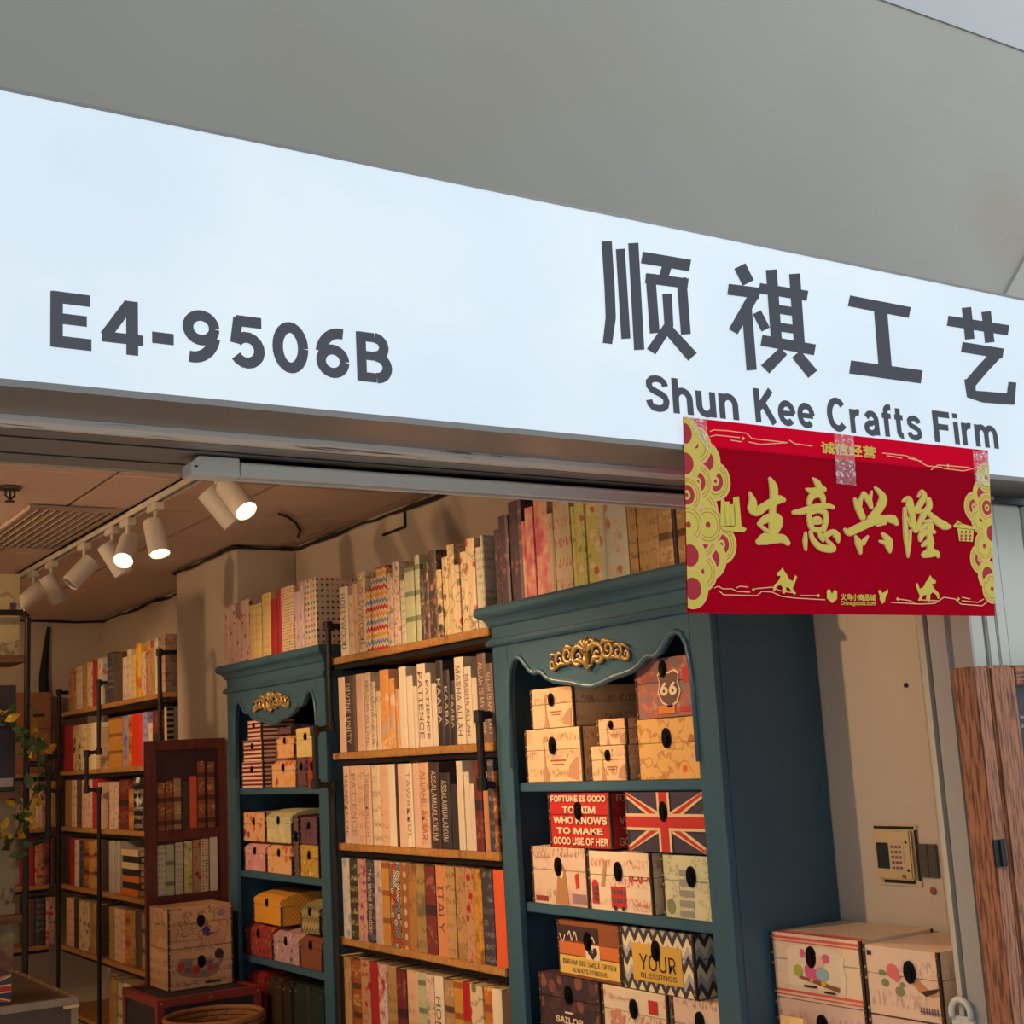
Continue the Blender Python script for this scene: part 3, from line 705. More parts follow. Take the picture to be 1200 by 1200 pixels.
def spotlight(x, y, target, label, lit=True, drop=0.10, watts=None, cone=62.0):
    base = Vector((x, y, ZC-0.033)); piv = Vector((x, y, ZC-0.033-drop))
    t = thing('track_spotlight', label, 'spotlight', base, 0, 'spotlights on the shop ceiling tracks')
    MB().box(-0.017, 0.017, -0.055, 0.055, -0.028, 0.0).build('track_adapter', M_head, t, 0.003)
    MB().tube([(0, 0, -0.028), (0, 0, -drop-0.01)], 0.008, 8).box(-0.012, 0.012, -0.012, 0.012, -drop-0.02, -drop+0.012).build('stem', M_head, t)
    d = (Vector(target)-piv).normalized(); q = d.to_track_quat('-Z', 'Y').to_matrix()
    def T(mb): mb.v = [tuple(q @ Vector(v) + Vector((0, 0, -drop-0.01))) for v in mb.v]; return mb
    h = T(MB().lathe([(0.036, 0.05), (0.040, 0.046), (0.040, -0.090), (0.037, -0.092), (0.033, -0.086)], (0, 0, 0), 24)).build('lamp_housing', M_head, t, smooth=False)
    T(MB().lathe([(0.0325, -0.0862), (0.0325, -0.0885)], (0, 0, 0), 20)).build('lamp_lens', M_glow if lit else M_off, h)
    if lit:
        l = bpy.data.lights.new('spot_lamp', 'SPOT'); l.energy = watts or SPOT_W; l.color = SPOT_COL; l.spot_size = math.radians(cone); l.spot_blend = 0.75; l.shadow_soft_size = 0.03
        lo = bpy.data.objects.new('spot_lamp', l); COL.objects.link(lo); lo.parent = t
        lo.location = q @ Vector((0, 0, -0.10)) + Vector((0, 0, -drop-0.01)); lo.rotation_euler = q.to_euler()
    return t
TRK = [  # y on the track, aim, label, lit
 (4.18, (2.05, 3.05, 1.25), 'lit white spotlight nearest the shop front, tilted right', True),
 (4.33, (2.62, 5.35, 1.75), 'white spotlight hanging just left of the nearest lit one', False),
 (4.97, (1.72, 4.45, 1.20), 'brightest lit white spotlight, pointing almost straight down at the viewer', True),
 (5.31, (1.10, 4.50, 1.55), 'lit white spotlight tilted left beside the brightest one', True),
 (5.52, (2.60, 5.9, 1.50), 'unlit white spotlight tipped down right behind the lit pair', False),
 (5.93, (1.90, 5.3, 2.18), 'unlit white spotlight tipped toward lower left in mid track', False),
 (6.48, (2.32, 7.6, 1.75), 'white spotlight of the farthest pair, tilted to the right', False),
 (6.82, (1.2, 5.9, 1.95), 'white spotlight of the farthest pair, tilted to the left', False)]
for y, tg, lb, lit in TRK:
    if not lit:
        c = Vector((1.64, y, 2.53)); tg = {4.33: c+Vector((0.10, -0.03, -0.12)), 5.52: c+Vector((0.08, -0.02, -0.13)), 5.93: c+Vector((-0.12, 0, -0.12)), 6.48: c+Vector((0.08, 0, -0.14)), 6.82: c+Vector((-0.13, 0, -0.11))}[y]
    spotlight(1.64, y, tg, lb, lit)
for i, (y, tg, kw, cn) in enumerate(((3.15, (2.64, 2.56, 1.32), 1.15, 46), (3.6, (2.66, 4.3, 2.45), 0.42, 100), (4.2, (2.36, 3.85, 1.66), 1.95, 46), (5.2, (2.36, 5.3, 1.55), 1.4, 46), (5.6, (2.66, 6.0, 2.45), 0.40, 100), (6.2, (2.36, 7.5, 1.85), 1.6, 40), (7.2, (2.2, 8.6, 1.8), 0.6, 52))):  # the two widest cones are added, out of view, to brighten the upper wall
    spotlight(0.15, y, tg, 'unseen lit white spotlight over the middle aisle, %s from the shop front' % ordinal(i), True, watts=SPOT_W*kw, cone=cn)

ceiling_track(-1.3, 2.6, 8.0, 'added unseen ceiling lighting track over the left side of the shop')  # track and floor-aimed spots added out of view to lift the ceiling by bounce
for i, (y, tg) in enumerate(((3.4, (-0.6, 3.6, 0)), (4.6, (-0.2, 4.8, 0)), (5.8, (-0.4, 6.0, 0)), (7.0, (-0.2, 7.2, 0)))):
    spotlight(-1.3, y, tg, 'added unseen lit spotlight over the left side of the shop, %s from the front' % ordinal(i), True, watts=SPOT_W*1.7, cone=110)

q = ceil_pt(12, 570, ZC)
sp = thing('fire_sprinkler', 'small dark fire sprinkler hanging from the ceiling tiles', 'sprinkler', (q.x, q.y, ZC-0.003))
MB().lathe([(0.006, 0), (0.042, -0.002), (0.036, -0.010), (0.012, -0.012)], seg=20).build('escutcheon', plain('sprinkler_metal', (92, 84, 78), 0.4, 0.7), sp)
MB().tube([(-0.014, 0, -0.012), (-0.016, 0, -0.03), (0, 0, -0.045)], 0.004, 6).tube([(0.014, 0, -0.012), (0.016, 0, -0.03), (0, 0, -0.045)], 0.004, 6).tube([(0, 0, -0.012), (0, 0, -0.04)], 0.004, 6).build('frame_arms', _mats['sprinkler_metal'], sp)
MB().lathe([(0.004, -0.045), (0.018, -0.050), (0.018, -0.053), (0.004, -0.053)], seg=14).build('deflector', _mats['sprinkler_metal'], sp)

vt = thing('air_vent', 'slatted square air vent set into the ceiling tiles', 'vent', (1.26, 5.26, ZC-0.004))
M_vent = plain('vent_enamel', (176, 152, 138), 0.5)
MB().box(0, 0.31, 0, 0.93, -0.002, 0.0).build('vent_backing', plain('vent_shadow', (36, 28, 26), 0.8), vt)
MB().box(-0.012, 0, -0.012, 0.942, -0.016, 0.0).box(0.31, 0.322, -0.012, 0.942, -0.016, 0).box(0, 0.31, -0.012, 0, -0.016, 0).box(0, 0.31, 0.93, 0.942, -0.016, 0).build('vent_frame', M_vent, vt)
sl = MB().prism([(0, -0.006), (0.014, -0.016), (0.016, -0.014), (0.002, -0.004)], 0.002, 0.928).mesh('vent_slat', M_vent)
for k in range(9): o = obj('vent_slat', sl, vt); o.location = (0.012+0.033*k, 0, 0)

# ------------------------------------------------------------------ blue display cabinets
t = NT('teal_blue_paint'); v = t.obj()
n = t.noise(v, 5.0, 3.0); chips = t.step(t.noise(v, 90.0, 2.0), 0.80, 0.01)
M_blue = t.done(t.mix(chips, t.mix(n, lin((62, 96, 114)), lin((54, 86, 104))), lin((170, 170, 160))), 0.36)
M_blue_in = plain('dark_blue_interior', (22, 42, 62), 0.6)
M_gilt = plain('antique_gilt', (206, 174, 116), 0.38, 0.45, var=0.6, scale=70)
CW, CD, CH = 1.05, 0.362, 2.105
SHELF_Z = (1.555, 1.200, 0.845, 0.490, 0.135)
def arch_profile():
    half = [(0.0, 1.80), (0.004, 1.85), (0.014, 1.90), (0.032, 1.928), (0.055, 1.937), (0.080, 1.930), (0.105, 1.908), (0.128, 1.888), (0.150, 1.880), (0.170, 1.884), (0.190, 1.880),
            (0.215, 1.862), (0.250, 1.850), (0.290, 1.844), (0.340, 1.838), (0.385, 1.828), (0.420, 1.822), (0.440, 1.820)]
    x0 = 0.085; xm = CW/2; k = (xm-x0)/0.44
    L = [(x0+a*k, b) for a, b in half]
    return L + [(CW-x, z) for x, z in reversed(L[:-1])]
def cabinet(name, label, loc):
    t = thing(name, label, 'cabinet', loc, FACE_X, 'blue display cabinets along the right wall')
    for x0, x1 in ((0, 0.022), (CW-0.022, CW)):
        MB().box(x0, x1, 0.020, CD, 0.0, 2.03).build('side_panel', M_blue, t, 0.002)
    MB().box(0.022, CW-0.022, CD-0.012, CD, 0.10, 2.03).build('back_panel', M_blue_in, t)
    for x0, x1 in ((0, 0.085), (CW-0.085, CW)):
        MB().box(x0, x1, 0.0, 0.020, 0.0, 1.984).build('stile', M_blue, t, 0.002)
    for z in SHELF_Z:
        MB().box(0.023, CW-0.023, 0.021, CD-0.013, z-0.028, z).build('shelf', M_blue, t, 0.003)
    MB().box(0.085, CW-0.085, 0.004, 0.020, 0.0, 0.13).build('plinth', M_blue, t, 0.003)
    # apron with the ogee arch cut along its lower edge
    P = arch_profile(); m = MB(); vs = []; n = 0
    xs = P
    for x, z in xs: vs += [(x, 0.0, z), (x, 0.0, 1.985), (x, 0.020, z), (x, 0.020, 1.985)]
    fs = []
    for i in range(len(xs)-1):
        a, b = 4*i, 4*i+4
        fs += [(a, b, b+1, a+1), (a+2, a+3, b+3, b+2), (a, a+2, b+2, b), (a+1, b+1, b+3, a+3)]
    fs += [(0, 1, 3, 2), (4*len(xs)-4, 4*len(xs)-2, 4*len(xs)-1, 4*len(xs)-3)]
    m.add(vs, fs); ap = m.build('arched_apron', M_blue, t)
    MB().tube([(x, 0.0, z) for x, z in [(0.085, 1.60)]+P+[(CW-0.085, 1.60)]], 0.0085, 8).build('arch_moulding', M_blue, ap, smooth=True)
    MB().box(0.0, CW, 0.0, CD, 1.985, 2.055).build('frieze', M_blue, t, 0.002)
    be = MB(); pr = [(0.0, 1.978), (-0.012, 1.981), (-0.017, 1.988), (-0.012, 1.995), (-0.010, 1.999), (-0.004, 2.004), (0.0, 2.006)]
    co = MB(); pc = [(0.0, 2.040), (-0.008, 2.046), (-0.012, 2.056), (-0.020, 2.066), (-0.034, 2.074), (-0.040, 2.082), (-0.040, 2.096), (-0.034, CH), (0.06, CH), (0.06, 2.04)]
    def sweep(mb, prof):          # moulding mitred round the front and both flanks
        vs = []; n = len(prof)
        for o, z in prof: vs.append((o, CD, z))
        for o, z in prof: vs.append((o, o, z))
        for o, z in prof: vs.append((CW-o, o, z))
        for o, z in prof: vs.append((CW-o, CD, z))
        fs = [(s*n+i, s*n+(i+1) % n, (s+1)*n+(i+1) % n, (s+1)*n+i) for s in range(3) for i in range(n)]
        mb.add(vs, fs + [tuple(range(n-1, -1, -1)), tuple(range(3*n, 4*n))])
    sweep(be, pr); be.build('bead_moulding', M_blue, t)
    sweep(co, pc); co.build('cornice', M_blue, t)
    MB().box(0.05, CW-0.05, 0.05, CD, 2.0551, CH-0.001).build('top_board', M_blue, t)
    # gilt carving: mirrored scrolls, leaves and a shell in the middle
    ca = MB(); cx, cz = CW/2, 1.912
    def spiral(x, z, r, a0, turns, s, w):
        pts, rr = [], []
        for k in range(22):
            q = k/21.0; a = a0+s*turns*2*math.pi*q; R = r*(1-0.82*q)
            pts.append((x+R*math.cos(a), -0.008, z+R*math.sin(a))); rr.append(w*(1.1-0.6*q))
        ca.tube(pts, rr, 6)
    for s in (-1, 1):
        A = lambda a: a if s > 0 else math.pi-a
        spiral(cx+s*0.048, cz-0.006, 0.034, A(2.4), 1.3, -s, 0.0085)
        spiral(cx+s*0.098, cz+0.006, 0.026, A(3.6), 1.25, s, 0.0075)
        spiral(cx+s*0.142, cz-0.006, 0.022, A(2.2), 1.2, -s, 0.0065)
        spiral(cx+s*0.178, cz-0.016, 0.016, A(3.4), 1.2, s, 0.006)
        spiral(cx+s*0.020, cz+0.022, 0.018, A(0.4), 1.1, s, 0.007)
        for (a, b, c, d, w) in ((0.01, -0.03, 0.075, -0.012, 0.009), (0.06, 0.02, 0.125, 0.024, 0.008), (0.10, -0.02, 0.165, -0.030, 0.007), (0.15, 0.012, 0.195, -0.002, 0.006), (0.02, 0.0, 0.045, 0.036, 0.008)):
            ca.tube([(cx+s*a, -0.006, cz+b), (cx+s*(a*0.55+c*0.45), -0.013, cz+(b+d)/2+0.008), (cx+s*c, -0.007, cz+d)], [w*0.5, w, 0.002], 6)
    for k in range(5):
        a = math.pi*(0.18+0.16*k); ca.tube([(cx, -0.008, cz+0.006), (cx+0.028*math.cos(a), -0.015, cz+0.006+0.03*math.sin(a)), (cx+0.036*math.cos(a), -0.008, cz+0.006+0.042*math.sin(a))], [0.004, 0.008, 0.004], 6)
    ca.tube([(cx, -0.008, cz), (cx, -0.016, cz-0.022), (cx, -0.008, cz-0.05)], [0.012, 0.013, 0.003], 8)
    ca.tube([(cx-0.02, -0.008, cz-0.03), (cx, -0.012, cz-0.038), (cx+0.02, -0.008, cz-0.03)], [0.003, 0.008, 0.003], 6)
    ca.build('gilt_carving', M_gilt, ap, smooth=True)
    return t
C1Y, C2Y = 3.683, 5.985            # far front corners
cabinet('display_cabinet', 'tall teal blue cabinet nearest the shop front with gilt carving and storage boxes', (2.3, C1Y, 0))
cabinet('display_cabinet', 'farther teal blue cabinet with gilt carving, left of the wooden bookshelves', (2.3, C2Y, 0))

# ------------------------------------------------------------------ iron-pipe shelving
BOARD_Z = (2.046, 1.682, 1.344, 0.999, 0.640, 0.280)
def pipe_jog(top, zj, out, base=0.0, wall=True, run=0.30):
    """post at the front edge with a stepped handle; runs back to the wall at the top"""
    P = [(0, run, top)] if wall else []
    P += [(0, 0.0, top), (0, 0.0, zj+0.11), (0, -out, zj+0.10), (0, -out, zj-0.10), (0, 0.0, zj-0.11), (0, 0.0, base)]
    return P
def pipe_post(parent, x, top, zj, y=0.0, out=0.07, wall=True, run=0.30):
    m = MB(); P = pipe_jog(top, zj, out, 0.0, wall, run)
    for a, b in zip(P, P[1:]): m.tube([(x+a[0], y+a[1], a[2]), (x+b[0], y+b[1], b[2])], 0.0112, 10)
    po = m.build('pipe_post', M_pipe, parent)
    for a in P[0 if not wall else 1:-1]: MB().lathe([(0.012, -0.020), (0.018, -0.018), (0.018, 0.018), (0.012, 0.020)], (x+a[0], y+a[1], a[2]), 10).build('elbow_joint', M_pipe, po)
def pipe_shelf(name, label, loc, w, d, posts, boards=BOARD_Z, top=2.17, rz=FACE_X, zj=1.67):
    t = thing(name, label, 'shelving', loc, rz)
    for z in boards:
        MB().box(0, w, 0.015, d, z-0.026, z).build('shelf_board', M_pine, t, 0.003)
        for yb_ in (0.035, d-0.06): MB().box(0, w, yb_, yb_+0.02, z-0.046, z-0.027).build('steel_bearer', M_black, t)
    for po in posts: pipe_post(t, *po)
    return t
pipe_shelf('pipe_bookshelf', 'pine board bookshelf on iron pipes between the two blue cabinets', (2.285, 4.885, 0), 1.185, XW-2.285-0.005,
           [(0.028, 2.17, 1.67)])
bs_ = bpy.data.objects['pipe_bookshelf']; m = MB(); P = [(1.176, 0.010, 1.77), (1.176, -0.030, 1.765), (1.176, -0.030, 1.555), (1.176, 0.010, 1.55)]
for a, b in zip(P, P[1:]): m.tube([a, b], 0.0125, 10)
ph_ = m.build('pipe_handle', M_pipe, bs_)
for a in P[1:3]: MB().lathe([(0.012, -0.020), (0.018, -0.018), (0.018, 0.018), (0.012, 0.020)], a, 10).build('elbow_joint', M_pipe, ph_)
pipe_shelf('pipe_bookshelf', 'pine board bookshelf on iron pipes along the wall in the far corner', (2.285, 8.86, 0), 1.995, XW-2.285-0.005,
           [(0.03, 2.17, 1.67), (0.90, 2.17, 1.67), (1.980, 2.25, 1.30)])
pipe_shelf('pipe_bookshelf', 'dim iron-pipe bookshelf standing across the far back wall', (1.05, 8.88, 0), 1.20, 0.30, [(0.6, 2.10, 1.67)], rz=0.0,
           boards=(1.682, 1.344, 0.999, 0.640, 0.28))

# ------------------------------------------------------------------ books and boxes
_book_mesh = {}
M_pages = plain('book_pages', (214, 190, 150), 0.8)
def book(loc, w, h, d, mat, label, title=None, ink=None, rz=FACE_X, group=None, name='book', lean=0.0):
    key = (round(w, 3), round(h, 3), round(d, 3)); w, h, d = key
    t = 0.0035
    if (key, mat.name) not in _book_mesh:
        m = MB().prism([(0, d), (0, 0.003), (w*0.2, -0.001), (w*0.8, -0.001), (w, 0.003), (w, d), (w-t, d), (w-t, 0.006), (t, 0.006), (t, d)], 0, h, 'z')
        m.f[0:2] = []          # ends of the concave cover as separate strips
        n = 10
        for o in (0, n):
            m.f += [(o+0, o+1, o+8, o+9), (o+1, o+2, o+3, o+4), (o+1, o+4, o+7, o+8), (o+4, o+5, o+6, o+7)]
        pg = MB().box(t+0.0004, w-t-0.0004, 0.0064, d-0.004, 0.003, h-0.003).mesh('pages', M_pages)
        _book_mesh[(key, mat.name)] = (m.mesh('book', mat), pg)
    a, b = _book_mesh[(key, mat.name)]
    o = obj(name, a); o.location = loc; o.rotation_euler = (0, lean, rz)
    tag(o, label, 'book', group); obj('pages', b, o)
    if title:
        m = MB(); letters(m, title, w*0.24, w*0.78, h*(0.10 if len(title) > 6 else 0.26), h*(0.90 if len(title) > 6 else 0.78), y=-0.0020, bold=0.0, turn=True)
        m.build('title', ink, o)
    return o
BK = {}  # tan, linen, stamp, tree, redcream, orange darkened: lower boards' dimness put into colour
def bk(key, kind, base, inks=(), sc=1.0): BK[key] = printed('book_'+key, kind, base, inks, sc)
bk('cream', 'script', (226, 204, 172), ((150, 112, 84),), 0.7)
bk('peach', 'script', (226, 184, 150), ((176, 120, 88),), 0.8)
bk('ivory', 'plain', (232, 214, 186)); bk('blush', 'plain', (226, 188, 162)); bk('taupe', 'plain', (120, 92, 82))
bk('umber', 'plain', (74, 56, 54)); bk('char', 'plain', (62, 54, 58)); bk('slate', 'script', (66, 64, 74), ((150, 140, 140),), 1.0)
bk('sunwash', 'wash', (226, 200, 168), ((224, 150, 60), (196, 170, 150), (232, 208, 176)), 1.2)
bk('music', 'floral', (214, 190, 140), ((60, 48, 40), (140, 110, 70)), 0.8)
bk('chevron', 'chevron', (228, 206, 170), ((196, 52, 44), (120, 140, 168), (222, 156, 60)), 1.5)
bk('rosebud', 'floral', (226, 192, 170), ((206, 110, 100), (200, 150, 120), (120, 140, 110)), 1.8)
bk('lace', 'script', (206, 196, 170), ((110, 104, 96),), 1.4)
bk('sage', 'bands', (186, 190, 150), ((120, 128, 96), (200, 190, 150)), 1.6)
bk('darkflower', 'floral', (78, 66, 62), ((150, 90, 76), (110, 104, 92), (176, 130, 100)), 1.2)
bk('redflower', 'floral', (222, 196, 156), ((186, 66, 60), (206, 140, 90), (110, 116, 80)), 0.9)
bk('plum', 'floral', (84, 62, 70), ((140, 92, 90), (60, 48, 56)), 1.4)
bk('rosefade', 'wash', (196, 92, 104), ((214, 130, 120), (226, 176, 140), (150, 70, 92)), 1.6)
bk('redscript', 'script', (206, 182, 150), ((176, 76, 60),), 0.6)
bk('lime', 'floral', (206, 198, 104), ((196, 90, 80), (150, 160, 70), (226, 206, 160)), 1.2)
bk('pond', 'floral', (200, 200, 180), ((196, 120, 90), (140, 170, 180), (214, 170, 120)), 0.8)
bk('tan', 'script', (184, 146, 94), ((110, 76, 46),), 0.9); bk('rope', 'bands', (176, 136, 92), ((96, 66, 44), (206, 176, 120)), 1.4)
bk('pinkfloral', 'floral', (212, 172, 160), ((150, 60, 76), (190, 110, 110), (200, 190, 170)), 1.4)
bk('butter', 'script', (222, 196, 130), ((190, 150, 80),), 1.0); bk('crimson', 'plain', (172, 46, 54)); bk('ditsy', 'dots', (222, 198, 160), ((186, 60, 50), (60, 50, 46), (206, 150, 90)), 1.7)
bk('polka', 'dots', (206, 190, 168), ((176, 60, 60), (62, 54, 70), (206, 140, 120), (90, 90, 100)), 0.9)
bk('lilac', 'floral', (196, 170, 170), ((150, 130, 160), (214, 190, 170)), 1.2)
bk('iceblue', 'floral', (206, 196, 180), ((150, 160, 170),), 0.8); bk('olive', 'script', (66, 62, 42), ((190, 180, 120),), 0.9)
bk('hearts', 'floral', (206, 156, 134), ((186, 50, 56), (120, 100, 140)), 1.4); bk('mustard', 'bands', (196, 146, 62), ((150, 90, 40), (206, 120, 50)), 1.5)
bk('geo', 'geo', (34, 34, 36), ((226, 220, 200), (222, 96, 54), (150, 160, 156)), 1.2); bk('browndot', 'dots', (150, 98, 60), ((206, 160, 110),), 0.5)
bk('tree', 'map', (172, 120, 70), ((120, 84, 52),), 1.0); bk('stamp', 'script', (164, 134, 84), ((80, 66, 50), (110, 96, 70)), 0.7)
bk('maroon', 'bands', (116, 50, 48), ((60, 40, 44), (150, 100, 70)), 0.9); bk('italy', 'plain', (206, 138, 94)); bk('linen', 'map', (184, 144, 94), ((160, 118, 76), (120, 84, 56)), 0.9)
bk('bottle', 'wash', (176, 116, 50), ((206, 150, 60), (120, 74, 34), (190, 140, 70)), 1.4); bk('coral', 'plain', (226, 96, 56)); bk('ash', 'plain', (96, 78, 64))
bk('antique', 'bands', (150, 84, 48), ((90, 50, 32), (206, 150, 76)), 1.4); bk('redcream', 'floral', (190, 146, 104), ((170, 40, 40),), 1.1); bk('jack', 'wash', (50, 50, 84), ((226, 214, 200), (176, 30, 40), (50, 50, 84)), 1.6)
bk('greenframe', 'stripes', (150, 160, 70), ((176, 30, 36),), 0.06); bk('orange', 'bands', (196, 118, 48), ((150, 80, 40), (226, 190, 120)), 1.2); bk('royal', 'wash', (84, 84, 140), ((150, 150, 190), (206, 150, 100)), 1.5)
bk('flame', 'plain', (232, 62, 34)); bk('lavender', 'script', (176, 164, 206), ((90, 80, 140),), 0.8); bk('bw', 'script', (34, 32, 34), ((226, 220, 206), (226, 220, 206)), 0.8)
bk('grey', 'plain', (176, 170, 158)); bk('yellow', 'wash', (222, 180, 52), ((226, 190, 60), (206, 80, 50), (226, 190, 60)), 1.6); bk('stripebox', 'stripes', (36, 32, 34), ((226, 208, 182),), 0.9)
INK_D = plain('dark_title_ink', (112, 84, 70), 0.6); INK_F = plain('faint_title_ink', (176, 136, 112), 0.6); INK_P = plain('pale_title_ink', (226, 206, 176), 0.6); INK_R = plain('red_title_ink', (186, 96, 70), 0.6)
WORDS = dict(cream='cream book with faint lettering', peach='peach book with faint lettering', ivory='ivory book', blush='blush pink book', taupe='taupe book', umber='dark brown book', char='charcoal book', slate='slate grey book',
 sunwash='book with orange watercolour spine', music='cream book with black scrolls', chevron='red and orange chevron book', rosebud='pink rosebud book', lace='pale lace patterned book', sage='pale green lined book',
 darkflower='dark flowered book', redflower='cream book with red flowers', plum='dark plum flowered book', rosefade='rose pink book', redscript='beige book with red script', lime='yellow-green flowered book', pond='pale book with orange koi spots',
 tan='tan book with fine script', rope='brown banded book', pinkfloral='dusty pink flowered book', butter='butter yellow book', crimson='crimson book', ditsy='cream book with tiny dots', polka='polka dot book', lilac='lilac grey book',
 iceblue='pale grey-blue book', olive='dark olive book with script', hearts='pink book with red hearts', mustard='mustard banded book', geo='black and white geometric book', browndot='brown book with pale dots', tree='tan book with brown tree',
 stamp='sand book with dark stamps', maroon='maroon banded book', italy='orange tan book', linen='linen coloured map book', bottle='amber brown book', coral='orange-red book', ash='grey-brown book', antique='brown and gold antique-style book',
 redcream='cream book with red marks', jack='navy and red flag book', greenframe='red book with green edge', orange='orange banded book', royal='blue and white book', flame='bright red-orange book', lavender='lavender book', bw='black and white book',
 grey='grey-white book', yellow='bright yellow book', stripebox='black and cream striped book')
def book_row(place, z, py, specs, end, X=2.300, depth=0.235, hL=0.275, group='books'):
    """specs: (left edge in the picture row, size L/M/S or metres, cover, title, ink); the row runs from far to near along the shelf"""
    n = 0
    for i, s in enumerate(specs):
        px, size, cov = s[0], s[1], s[2]; title = s[3] if len(s) > 3 else None; ink = s[4] if len(s) > 4 else INK_D
        nx = specs[i+1][0] if i+1 < len(specs) else end
        if cov is None: continue
        y0 = on_x(px, py, X).y; y1 = on_x(nx, py, X).y
        h = {'L': hL, 'M': hL-0.036, 'S': hL-0.074}.get(size, size); dd = {'L': depth, 'M': depth-0.03, 'S': depth-0.06}.get(size, depth)
        w = max(0.012, y0-y1-0.0025)
        lab = '%s%s, %s from left %s' % (WORDS[cov], ' titled '+title if title else '', ordinal(n), place)
        if len(lab.split()) > 16: lab = '%s lettered %s, %s from left %s' % (WORDS[cov].split()[0]+' book', title, ordinal(n), place)
        n += 1
        book((X+random.uniform(0, 0.006), y0-0.001, z+0.0006), w, h, dd, BK[cov], lab, title, ink, group=group)
# between the blue cabinets
book_row('on top board between the cabinets', 2.046, 730, [
 (397.5,'M','ivory','HOLLYWOOD'),(407.5,'S','cream'),(413,'M','peach'),(418.5,'L','cream','HOLLYWOOD',INK_R),(428,'S','chevron'),(434,'M','chevron'),(441,'L','chevron'),(453,'M','rosebud'),(460,'L','rosebud'),(468,'S','lace'),
 (474,'M','sage'),(486,'L','sage'),(492,'S','darkflower'),(497,'M','darkflower'),(503,'L','darkflower'),(513,'S','music'),(519,'M','music'),(526,'L','music'),(534.5,'S','redflower'),(540,'M','redflower'),(548,'L','redflower'),(559,'M','lace'),(566,'L','lace')], 569,
 hL=0.30, group='books on the top board between the cabinets')
book_row('on second board between the cabinets', 1.682, 830, [
 (395.5,'L','blush'),(403.5,'L','umber','DIVINE UNITY',INK_P),(412.5,'L','taupe'),(416,'L','blush'),(425.5,'L','cream','MASHA ALLAH',INK_F),(433.5,'M','cream','MASHA ALLAH',INK_F),(439.5,'S','cream'),(444.5,'L','sunwash'),(455.5,'M','sunwash'),(462,'S','sunwash'),
 (466.5,'L','ivory'),(475.5,'M','ivory'),(483,'S','ivory'),(487.5,'L','ivory','PATIENCE'),(497.5,'M','ivory','PATIENCE'),(504.5,'S','ivory'),(510.5,'L','char','KAABA',INK_P),(519,'M','char','KAABA',INK_P),(526.5,'S','char','KAABA',INK_P),
 (532.5,'L','ivory','MASHA ALLAH'),(543.5,'M','ivory','MASHA ALLAH'),(552,'S','ivory'),(558.5,'L','taupe','ALLAH IS MY HEART',INK_P),(569,'M','taupe','ALLAH IS MY HEART',INK_P)], 577.5,
 hL=0.285, group='books on the second board between the cabinets')
book_row('on third board between the cabinets', 1.344, 940, [
 (401,'L','blush','TABARAKALLAH'),(408.5,'L','blush','PATIENCE',INK_F),(418.5,'L','peach'),(426,'L','blush','TABARAKALLAH',INK_F),(434,'L','cream'),(444,'L','peach'),(454.5,'L','ivory'),(463.5,'L','umber'),(465.5,'L','blush'),(475,'L','ivory','TAWAKKUL',INK_F),(483.5,'L','blush'),(491.5,'L','peach','ALLAHU AKBAR',INK_R),  # narrow umber cover paints the dark gap between two spines
 (502.5,'L','umber','ASSALAMUALAIKUM',INK_P),(514,'M','char','ASSALAMUALAIKUM',INK_P),(526,'S','char'),(535,'L','ivory'),(542.5,'M','ivory'),(549,'S','ivory'),(555,'L','maroon'),(564,'M','italy'),(570,'L','slate'),(577.5,'M','antique')], 582,
 hL=0.285, group='books on the third board between the cabinets')
book_row('on fourth board between the cabinets', 0.999, 1060, [
 (399.5,'L','iceblue'),(409,'L','olive'),(418,'L','hearts'),(428.5,'L','slate','The Wind Freedom',INK_P),(437.5,'L','lilac'),(447,'L','mustard'),(456,'L','geo'),(467.5,'L','browndot'),(477.5,'L','tree'),(487,'L','stamp'),(497.5,'L','maroon'),(509.5,'L','italy','ITALY'),
 (522,'L','tan'),(533,'L','linen'),(544,'L','redcream'),(554.5,'L','bottle'),(564.5,'L','slate'),(577,'L','coral')], 590,
 hL=0.29, group='books on the fourth board between the cabinets')
book_row('on the lowest visible board between cabinets', 0.640, 1170, [
 (394,'L','ash'),(403,'L','linen'),(411.5,'L','antique'),(421.5,'L','redcream'),(432.5,'L','crimson'),(443,'L','jack'),(453.5,'L','tan'),(464,'L','maroon'),(475.5,'L','peach'),(489,'L','sage'),(498.5,'L','rosebud'),(508,'L','ivory','HOME'),(518.5,'L','rope'),
 (529.5,'L','mustard'),(541,'L','greenframe'),(550,'L','redflower'),(564.5,'L','orange'),(574.5,'L','ivory'),(586,'L','ash')], 596,
 hL=0.29, group='books on the lowest visible board between the cabinets')
